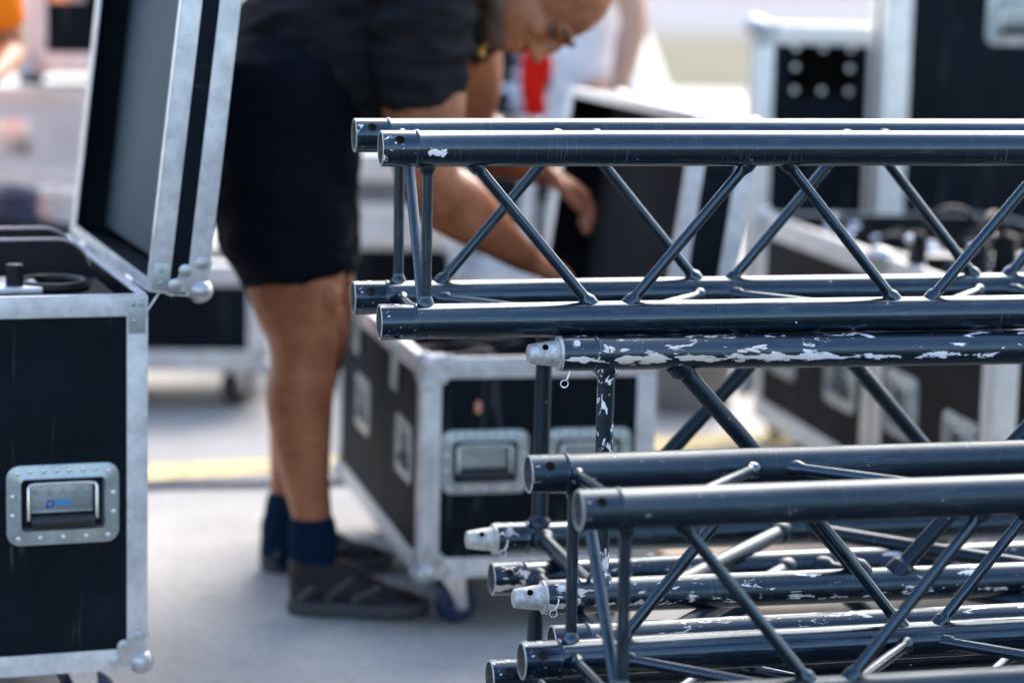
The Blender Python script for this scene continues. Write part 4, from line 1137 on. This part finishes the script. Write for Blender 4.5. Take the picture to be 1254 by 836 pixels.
def shoe(t, heel, toe_dir, length=0.29, mat='shoe', k=1.0):
    d = Vector(toe_dir); d.z = 0; d.normalize(); s = Vector((-d.y, d.x, 0)); h = Vector((heel[0], heel[1], 0))
    def outline(grow=0.0):
        pts = []
        for x, w in ((0, 0.0), (0.004, 0.020), (0.02, 0.033), (0.06, 0.038), (0.12, 0.037), (0.17, 0.043), (0.215, 0.048), (0.25, 0.044), (0.275, 0.030), (0.288, 0.012), (0.291, 0)):
            pts.append((x * length / 0.29, w + (grow if w > 0 else 0)))
        return pts
    ol = outline(0.003)
    loop = [(x, w) for x, w in ol] + [(x, -w) for x, w in ol[-2:0:-1]]
    bm = bmesh.new()
    rings = []
    for z, g in ((0.002, 0.96), (0.006, 1.0), (0.022, 1.02), (0.030, 0.97)):
        rings.append([bm.verts.new(h + d * (x * g + (1 - g) * 0.14) + s * w * g + Vector((0, 0, z + (0.012 * max(0, (x - 0.2) / 0.09) ** 2 if z < 0.02 else 0.006 * max(0, (x - 0.2) / 0.09))))) for x, w in loop])
    bm.faces.new(rings[0][::-1]); bm.faces.new(rings[-1])
    for a_, b2 in zip(rings, rings[1:]):
        for k2 in range(len(a_)): bm.faces.new((a_[k2], a_[(k2+1) % len(a_)], b2[(k2+1) % len(a_)], b2[k2]))
    so_ = link('shoe', bm, M[mat], t)
    so_.data.materials.clear(); so_.data.materials.append(M['sole'])
    so_.matrix_parent_inverse = Matrix.Translation(-t.location)
    bm = bmesh.new()
    z = Vector((0, 0, 1))
    L_ = length / 0.29
    limb(bm, [(h + d*0.030*L_ + z*0.045, 0.032, 0.034), (h + d*0.075*L_ + z*0.055, 0.039, 0.052), (h + d*0.12*L_ + z*0.053, 0.038, 0.051), (h + d*0.18*L_ + z*0.037, 0.041, 0.030), (h + d*0.235*L_ + z*0.03, 0.042, 0.022), (h + d*0.262*L_ + z*0.026, 0.034, 0.016)], s, 5, 20)
    limb(bm, [(h + d*0.045*L_ + z*0.03, 0.036, 0.040), (h + d*0.050*L_ + z*0.075, 0.038, 0.048), (h + d*0.052*L_ + z*0.098, 0.040, 0.049)], s, 4, 20)
    up_ = fuse('upper', bm, M[mat], None, 0.006, 3)
    up_.parent = so_; up_.matrix_parent_inverse = (so_.matrix_parent_inverse @ Matrix.Identity(4)).copy() if False else Matrix.Translation(-t.location) @ Matrix.Translation(t.location)
    for q_ in ((0.085, 0.135, 0.078), (0.135, 0.19, 0.060), (0.03, 0.075, 0.07)):
        for sd_ in (-1, 1):
            bm = bmesh.new()
            wire(bm, [h + d*q_[0]*L_ + s*sd_*0.0385 + z*0.034, h + d*(q_[0]*0.7+q_[1]*0.3)*L_ + s*sd_*0.0375 + z*(0.034 + (q_[2]-0.034)*0.45), h + d*q_[1]*L_ + s*sd_*0.026 + z*q_[2]], 0.0065, 8)
            link('side_stripe', bm, M['stripe'], so_)
    bm = bmesh.new()
    for i in range(5):
        x = (0.115 + i * 0.018) * L_; zz = 0.094 - i * 0.010
        wire(bm, [h + d*(x - 0.004) + s*0.026 + z*(zz - 0.012), h + d*x + s*0.012 + z*(zz - 0.001), h + d*(x + 0.003) + z*(zz + 0.001), h + d*x - s*0.012 + z*(zz - 0.001), h + d*(x - 0.004) - s*0.026 + z*(zz - 0.012)], 0.003, 6)
    lc = link('laces', bm, M['sole'], so_)
    return so_

# --- the bending man
H_ = {}
def P(X, Y, D): return at(X, Y, D)
manbase = Vector((on_floor(385, 752).x, 4.65, 0))
man = thing('person', 'person in black T-shirt and dark shorts bending forward over the open case', 'person', manbase)
DN, DF = 4.52, 4.84     # depth of near and far leg
hipN, kneeN, ankN = P(345, 130, DN + 0.03), P(368, 392, DN - 0.01), P(385, 690, DN)
hipF, kneeF, ankF = P(350, 130, DF - 0.04), P(385, 395, DF - 0.02), P(347, 655, DF)
pel = P(345, 110, (DN + DF) / 2); waist = P(405, 40, 4.66); chest = P(490, -40, 4.66); neckb = P(575, -55, 4.68)
shN, elN, wrN = P(517, -5, 4.48), P(520, 222, 4.46), P(645, 318, 4.66)
shF, elF, wrF = P(566, 0, 4.90), P(570, 165, 4.98), P(668, 212, 4.93)
bm = bmesh.new()
X_ = Vector((1, 0, 0)); Z_ = Vector((0, 0, 1)); Y_ = Vector((0, 1, 0))
for hip, kn, an in ((hipN, kneeN, ankN), (hipF, kneeF, ankF)):
    D_ = hip.y; sc_ = 1.0
    if hip is hipN: LP = lambda X, Y: P(X, Y, DN)
    else: LP = lambda X, Y: P(X + (16 if Y < 450 else 16 - (Y - 450) * 0.245), 130 + (Y - 130) * 0.94, DF)
    limb(bm, [(hip, 0.105, 0.118), (LP(352, 270), 0.095, 0.106), (LP(361, 345), 0.084, 0.094), (LP(366, 383), 0.070, 0.081), (LP(371, 412), 0.060, 0.068), (LP(371, 442), 0.056, 0.061),
              (LP(367, 488), 0.062, 0.064), (LP(370, 545), 0.051, 0.055), (LP(377, 600), 0.041, 0.043), (LP(385, 650), 0.035, 0.037), (LP(386, 690), 0.036, 0.039), (LP(392, 716), 0.033, 0.042)], Y_, 7, 26)
    limb(bm, [(LP(352, 440), 0.022, 0.02), (LP(350, 480) - Y_*0.018, 0.030, 0.028), (LP(354, 530) - Y_*0.012, 0.018, 0.018)], Y_, 5, 14)
    limb(bm, [(LP(398, 335) - Y_*0.03, 0.02, 0.02), (LP(402, 358) - Y_*0.035, 0.030, 0.026), (LP(405, 378) - Y_*0.02, 0.014, 0.014)], Y_, 5, 14)
    limb(bm, [(an - Z_*0.05 - X_*0.01, 0.024, 0.026), (an - Z_*0.058 + X_*0.06, 0.036, 0.026), (an - Z_*0.062 + X_*0.13, 0.036, 0.018)], Y_, 5, 16)
    ball(bm, LP(410, 388), 0.027, 16, (0.65, 1.0, 1.25))
limb(bm, [(pel - X_*0.04 - Z_*0.05, 0.17, 0.13), (pel, 0.175, 0.135), (waist, 0.165, 0.135), (chest, 0.185, 0.13), (neckb, 0.12, 0.09)], Y_, 7, 28)
for sh, el, wr in ((shN, elN, wrN), (shF, elF, wrF)):
    limb(bm, [(sh.lerp(chest, 0.3), 0.075, 0.075), (sh, 0.080, 0.080), (sh.lerp(el, 0.35), 0.074, 0.078), (sh.lerp(el, 0.62), 0.066, 0.077), (sh.lerp(el, 0.90), 0.055, 0.060), (el.lerp(wr, 0.08) , 0.055, 0.060), (el.lerp(wr, 0.30), 0.054, 0.063), (el.lerp(wr, 0.62), 0.042, 0.047), (wr, 0.030, 0.027)], Y_, 7, 24)
hd_c = P(668, -14, 4.60)
face_d = Vector((0.20, -0.30, -0.95)); top_d = Vector((0.93, -0.10, 0.25))
rot, hc, hs, hf, ht = head(bm, hd_c, face_d, top_d, neckb + X_*0.02, 1.12)
hand(bm, wrN + (wrN - elN).normalized()*0.005, (wrN - elN).normalized() + Vector((0.3, 0, 0.1)), (0.2, 0.5, -0.85), (0.1, 1, 0.2), 0.75, 1.08)
hand(bm, wrF, Vector((0.75, -0.1, -0.42)), (-0.45, -0.15, -0.9), (-0.2, -1, 0.1), 0.65, 1.05)
body = fuse('body', bm, M['skin'], man, 0.0045, 2)
# stubble beard, brows, hair, eyes as children
bm = bmesh.new()
for off, sc in (((0, 0.045, -0.088), (0.043, 0.047, 0.032)), ((0, 0.010, -0.072), (0.0625, 0.0705, 0.038))):
    m = Matrix.Translation(hc + (hs*off[0] + hf*off[1] + ht*off[2]) * 1.12) @ rot @ Matrix.Diagonal((*[x*1.12 for x in sc], 1))
    bmesh.ops.create_uvsphere(bm, u_segments=24, v_segments=16, radius=1, matrix=m)
M['stubble'] = simple('stubbled_skin', (0.13, 0.065, 0.045), 0.7, 0, 0.3, 60)
fuse('stubble_beard', bm, M['stubble'], man, 0.005, 2)
bm = bmesh.new()
bm.free()
for sg in (-1, 1):
    bm = bmesh.new(); ball(bm, hc + (hs*sg*0.031 + hf*0.078 + ht*0.000) * 1.12, 0.0135, 14)
    link('eye', bm, M['eye'], man).matrix_parent_inverse = Matrix.Translation(-manbase)
for sg in (-1, 1):
    bm = bmesh.new()
    wire(bm, [hc + (hs*sg*x + hf*y + ht*z) * 1.12 for x, y, z in ((0.014, 0.102, 0.022), (0.03, 0.099, 0.028), (0.048, 0.086, 0.022))], 0.004, 8)
    link('eyebrow', bm, M['hair'], man).matrix_parent_inverse = Matrix.Translation(-manbase)
bm = bmesh.new()
m = Matrix.Translation(hc + (-hf*0.016 + ht*0.034) * 1.12) @ rot @ Matrix.Diagonal((0.0805*1.12, 0.095*1.12, 0.089*1.12, 1))
bmesh.ops.create_uvsphere(bm, u_segments=28, v_segments=18, radius=1, matrix=m)
M['crop'] = simple('shaved_scalp', (0.16, 0.085, 0.06), 0.75, 0, 0.25, 70)
fuse('cropped_hair', bm, M['crop'], man, 0.006, 1)
# T-shirt
bm = bmesh.new()
limb(bm, [(pel - X_*0.01 + Z_*0.01, 0.185, 0.150), (pel.lerp(waist, 0.5), 0.188, 0.160), (waist + Z_*-0.035, 0.195, 0.185), (waist.lerp(chest, 0.5) - Z_*0.05, 0.20, 0.185), (chest - Z_*0.02, 0.205, 0.160), (chest.lerp(neckb, 0.6), 0.17, 0.12), (neckb - X_*0.01, 0.11, 0.09)], Y_, 7, 32)
for sh, el, f_ in ((shN, elN, 0.47), (shF, elF, 0.16)):
    limb(bm, [(sh.lerp(chest, 0.45), 0.10, 0.10), (sh + Z_*0.01, 0.098, 0.098), (sh.lerp(el, 0.25), 0.094, 0.094), (sh.lerp(el, f_), 0.084, 0.089)], Y_, 7, 28)
sh_o = fuse('t_shirt', bm, M['tee'], man, 0.008, 3)
for v in sh_o.data.vertices:   # cloth folds
    c = v.co
    nrm = v.normal
    f1 = 1 - 2.6 * abs(noise.noise(Vector((c.x * 6 + c.z * 7, c.y * 5, c.z * 17 - c.x * 7))))
    v.co = c + nrm * (0.012 * f1 + 0.006 * noise.noise(Vector((c.x * 14, c.y * 10, c.z * 42))))
bm = bmesh.new()
wire(bm, [neckb + Vector((0.035, 0.095*math.cos(a_), 0.085*math.sin(a_) - 0.01)) for a_ in [2*PI*i/28 for i in range(28)]], 0.009, 8, closed=True)
link('collar', bm, M['tee'], man).matrix_parent_inverse = Matrix.Translation(-manbase)
q = P(591, 55, 4.62)
bm = bmesh.new()
wire(bm, [q + Vector((0.012, 0, 0.035)), q + Vector((0.006, -0.004, 0.02)), q + Vector((0.010, 0, 0.006)), q + Vector((-0.004, -0.002, -0.010)), q + Vector((0.0, 0, -0.022))], 0.0065, 8)
link('amber_badge', bm, M['amber'], man).matrix_parent_inverse = Matrix.Translation(-manbase)
# shorts
bm = bmesh.new()
for hip, kn, X0, X1, Y0 in ((hipN, kneeN, 0, 0, 0), (hipF, kneeF, 0, 0, 0)):
    limb(bm, [(hip + Z_*0.03, 0.135, 0.150), (hip.lerp(kn, 0.25) - X_*0.01, 0.125, 0.142), (hip.lerp(kn, 0.55) - X_*0.012, 0.112, 0.127), (hip.lerp(kn, 0.70) - X_*0.008, 0.104, 0.112)], Y_, 7, 28)
limb(bm, [(pel - X_*0.05 - Z_*0.03, 0.17, 0.12), (pel - X_*0.02, 0.185, 0.15), (pel.lerp(waist, 0.35), 0.18, 0.148)], Y_, 6, 28)
s_o = fuse('shorts', bm, M['shorts'], man, 0.008, 3)
for v in s_o.data.vertices:
    c = v.co; v.co = c + v.normal * 0.011 * (1 - 2.6 * abs(noise.noise(Vector((c.x * 6 + c.z * 4, c.y * 7, c.z * 10 - c.x * 5)))))
for an, kn in ((ankN, kneeN), (ankF, kneeF)):
    bm = bmesh.new()
    limb(bm, [(an.lerp(kn, 0.165), 0.041, 0.046), (an.lerp(kn, 0.08), 0.041, 0.047), (an, 0.041, 0.047), (an - Z_*0.045 + X_*0.01, 0.039, 0.054), (an - Z_*0.06 + X_*0.05, 0.036, 0.03)], Y_, 6, 22)
    fuse('sock', bm, M['sock'], man, 0.006, 2)
hN = on_floor(351, 751); hF = on_floor(318, 697)
s1 = shoe(man, (hN.x, 4.52), (1, -0.05, 0), 0.275)
s2 = shoe(man, (hF.x, 4.84), (1, 0.10, 0), 0.275)

# --- background people
def standing(label, x, y, yaw, shirt, legs, skin='skin2', armL='down', armR='down', hgt=1.78, hairm='hair', name='person', stoop=0.0, arm_out=0.0):
    k = hgt / 1.78
    t = thing(name, label, 'person', (x, y, 0), 0)
    Rz = Matrix.Rotation(yaw, 3, 'Z')
    W = lambda a, b, c: Vector((x, y, 0)) + Rz @ Vector((a * k, b * k, c * k))     # facing -y
    fx = Rz @ Vector((1, 0, 0)); fy = Rz @ Vector((0, -1, 0))
    bm = bmesh.new()
    for s in (-1, 1):
        hip, kn, an = W(s*0.095, 0, 0.92), W(s*0.11, -0.015, 0.50), W(s*0.12, 0.02, 0.09)
        limb(bm, [(hip, 0.095*k, 0.1*k), (hip.lerp(kn, 0.5), 0.078*k, 0.085*k), (kn, 0.055*k, 0.06*k), (kn.lerp(an, 0.35), 0.052*k, 0.058*k), (kn.lerp(an, 0.8), 0.035*k, 0.038*k), (an, 0.034*k, 0.04*k)], fx, 6, 20)
        limb(bm, [(an - fy*0.03 - Z_*0.04*k, 0.03*k, 0.03*k), (an + fy*0.08 - Z_*0.055*k, 0.036*k, 0.022*k), (an + fy*0.16 - Z_*0.06*k, 0.036*k, 0.016*k)], fx, 5, 16)
    limb(bm, [(W(0, 0, 0.90), 0.15*k, 0.11*k), (W(0, 0, 1.05), 0.14*k, 0.105*k), (W(0, 0, 1.25), 0.165*k, 0.115*k), (W(0, 0.01, 1.40), 0.16*k, 0.10*k), (W(0, 0.01, 1.47), 0.08*k, 0.07*k)], fx, 6, 24)
    arms = []
    for s, mode in ((-1, armL), (1, armR)):
        sh = W(s*0.19, 0.01, 1.40)
        if mode == 'down': el, wr, dr = W(s*(0.245 + arm_out), 0.03, 1.13), W(s*(0.27 + arm_out), -0.04, 0.88), Vector((0, 0, -1))
        elif mode == 'across': el, wr, dr = W(s*0.24, 0.02, 1.13), W(s*0.02, -0.19, 1.10), fx * -s
        else: el, wr, dr = W(s*0.24, 0.03, 1.14), W(s*0.24, -0.23, 1.08), fy
        arms.append((sh, el))
        limb(bm, [(sh, 0.062*k, 0.062*k), (sh.lerp(el, 0.5), 0.05*k, 0.052*k), (el, 0.042*k, 0.044*k), (el.lerp(wr, 0.3), 0.042*k, 0.044*k), (wr, 0.027*k, 0.024*k)], fx, 6, 20)
        hand(bm, wr, dr, fx * -s, fy, 0.4, k)
    rot, c, s_, f_, t_ = head(bm, W(0, -0.02, 1.64), fy + Vector((0, 0, -0.2)), (0, 0, 1), W(0, 0.01, 1.45), k)
    fuse('body', bm, M[skin], t, 0.007, 3)
    bm = bmesh.new()
    m = Matrix.Translation(c + (-f_*0.018 + t_*0.036) * k) @ rot @ Matrix.Diagonal((0.083*k, 0.098*k, 0.092*k, 1))
    bmesh.ops.create_uvsphere(bm, u_segments=24, v_segments=16, radius=1, matrix=m); fuse('hair', bm, M[hairm], t, 0.007, 1)
    bm = bmesh.new()
    limb(bm, [(W(0, 0, 0.80), 0.19*k, 0.145*k), (W(0, 0, 1.05), 0.18*k, 0.14*k), (W(0, 0, 1.25), 0.195*k, 0.14*k), (W(0, 0.01, 1.39), 0.18*k, 0.115*k), (W(0, 0.01, 1.45), 0.09*k, 0.08*k)], fx, 6, 28)
    for sh, el in arms: limb(bm, [(sh - fx*0.0, 0.075*k, 0.075*k), (sh.lerp(el, 0.3), 0.07*k, 0.07*k), (sh.lerp(el, 0.62), 0.064*k, 0.066*k)], fx, 6, 20)
    fuse('t_shirt', bm, M[shirt], t, 0.009, 3)
    bm = bmesh.new()
    for s in (-1, 1):
        hip, kn = W(s*0.085, 0, 0.86), W(s*0.11, -0.015, 0.50)
        limb(bm, [(hip, 0.100*k, 0.115*k), (hip.lerp(kn, 0.5), 0.10*k, 0.108*k), (hip.lerp(kn, 0.92), 0.086*k, 0.092*k)], fx, 6, 20)
    limb(bm, [(W(0, 0, 0.84), 0.15*k, 0.11*k), (W(0, 0, 0.93), 0.15*k, 0.11*k)], fx, 5, 24)
    fuse('shorts', bm, M[legs], t, 0.009, 3)
    for s in (-1, 1):
        hl = W(s*0.12, 0.06, 0)
        sh_ = shoe(t, (hl.x, hl.y), fy + fx * s * 0.15, 0.28 * k)
    return t

px_ = at(712, 60, 7.1)
standing('person in a white T-shirt standing behind the raised case lid, one arm hanging', px_.x - 0.03, 7.1, -1.0, 'white_tee', 'shorts', armL='across', armR='down', hgt=1.72, arm_out=0.035)
po = at(-2, 40, 6.0)
standing('person in an orange T-shirt at the left picture edge', po.x - 0.185, 6.0, 0.0, 'orange_tee', 'shorts', skin='skin', armR='forward', hgt=1.55, arm_out=0.0)

# patterned rucksack with red scarf resting on the tall case behind the hands
rb_ = at(630, 118, 7.75)
rs = thing('rucksack', 'black and white patterned rucksack on the tall case behind the man', 'bag', (at(622, 152, 6.7).x, 6.72, at(622, 152, 6.5).z + 0.006))
bm = bmesh.new()
limb(bm, [(Vector((0, 0, 0.06)), 0.12, 0.085), (Vector((0, 0, 0.16)), 0.125, 0.095), (Vector((0.01, 0, 0.27)), 0.10, 0.08)], (1, 0, 0), 6, 24)
o = fuse('bag_body', bm, M['print'], None, 0.012, 3); o.parent = rs
bm = bmesh.new(); box(bm, (-0.09, -0.12, 0.03), (0.09, -0.075, 0.15), 0.015); link('front_pocket', bm, M['print'], rs)
bm = bmesh.new(); wire(bm, [(0.04 * math.cos(a_), 0, 0.33 + 0.035 * math.sin(a_)) for a_ in [PI * i / 12 for i in range(13)]], 0.007, 8); link('carry_loop', bm, M['rubber'], rs)


q = rs.location
bm = bmesh.new()
limb(bm, [(Vector((0.075, -0.11, 0.02)), 0.035, 0.02), (Vector((0.07, -0.115, 0.09)), 0.028, 0.018), (Vector((0.085, -0.105, 0.15)), 0.036, 0.022), (Vector((0.06, -0.09, 0.22)), 0.026, 0.02), (Vector((0.045, -0.03, 0.30)), 0.03, 0.02)], (1, 0, 0), 5, 16)
limb(bm, [(Vector((0.06, -0.12, 0.03)), 0.02, 0.012), (Vector((0.05, -0.12, 0.12)), 0.022, 0.014), (Vector((0.06, -0.10, 0.20)), 0.02, 0.015)], (1, 0, 0), 5, 16)
o = fuse('scarf', bm, M['red'], None, 0.007, 2); o.location = q
tag(o, 'bright red cloth hanging down the patterned rucksack', 'cloth')
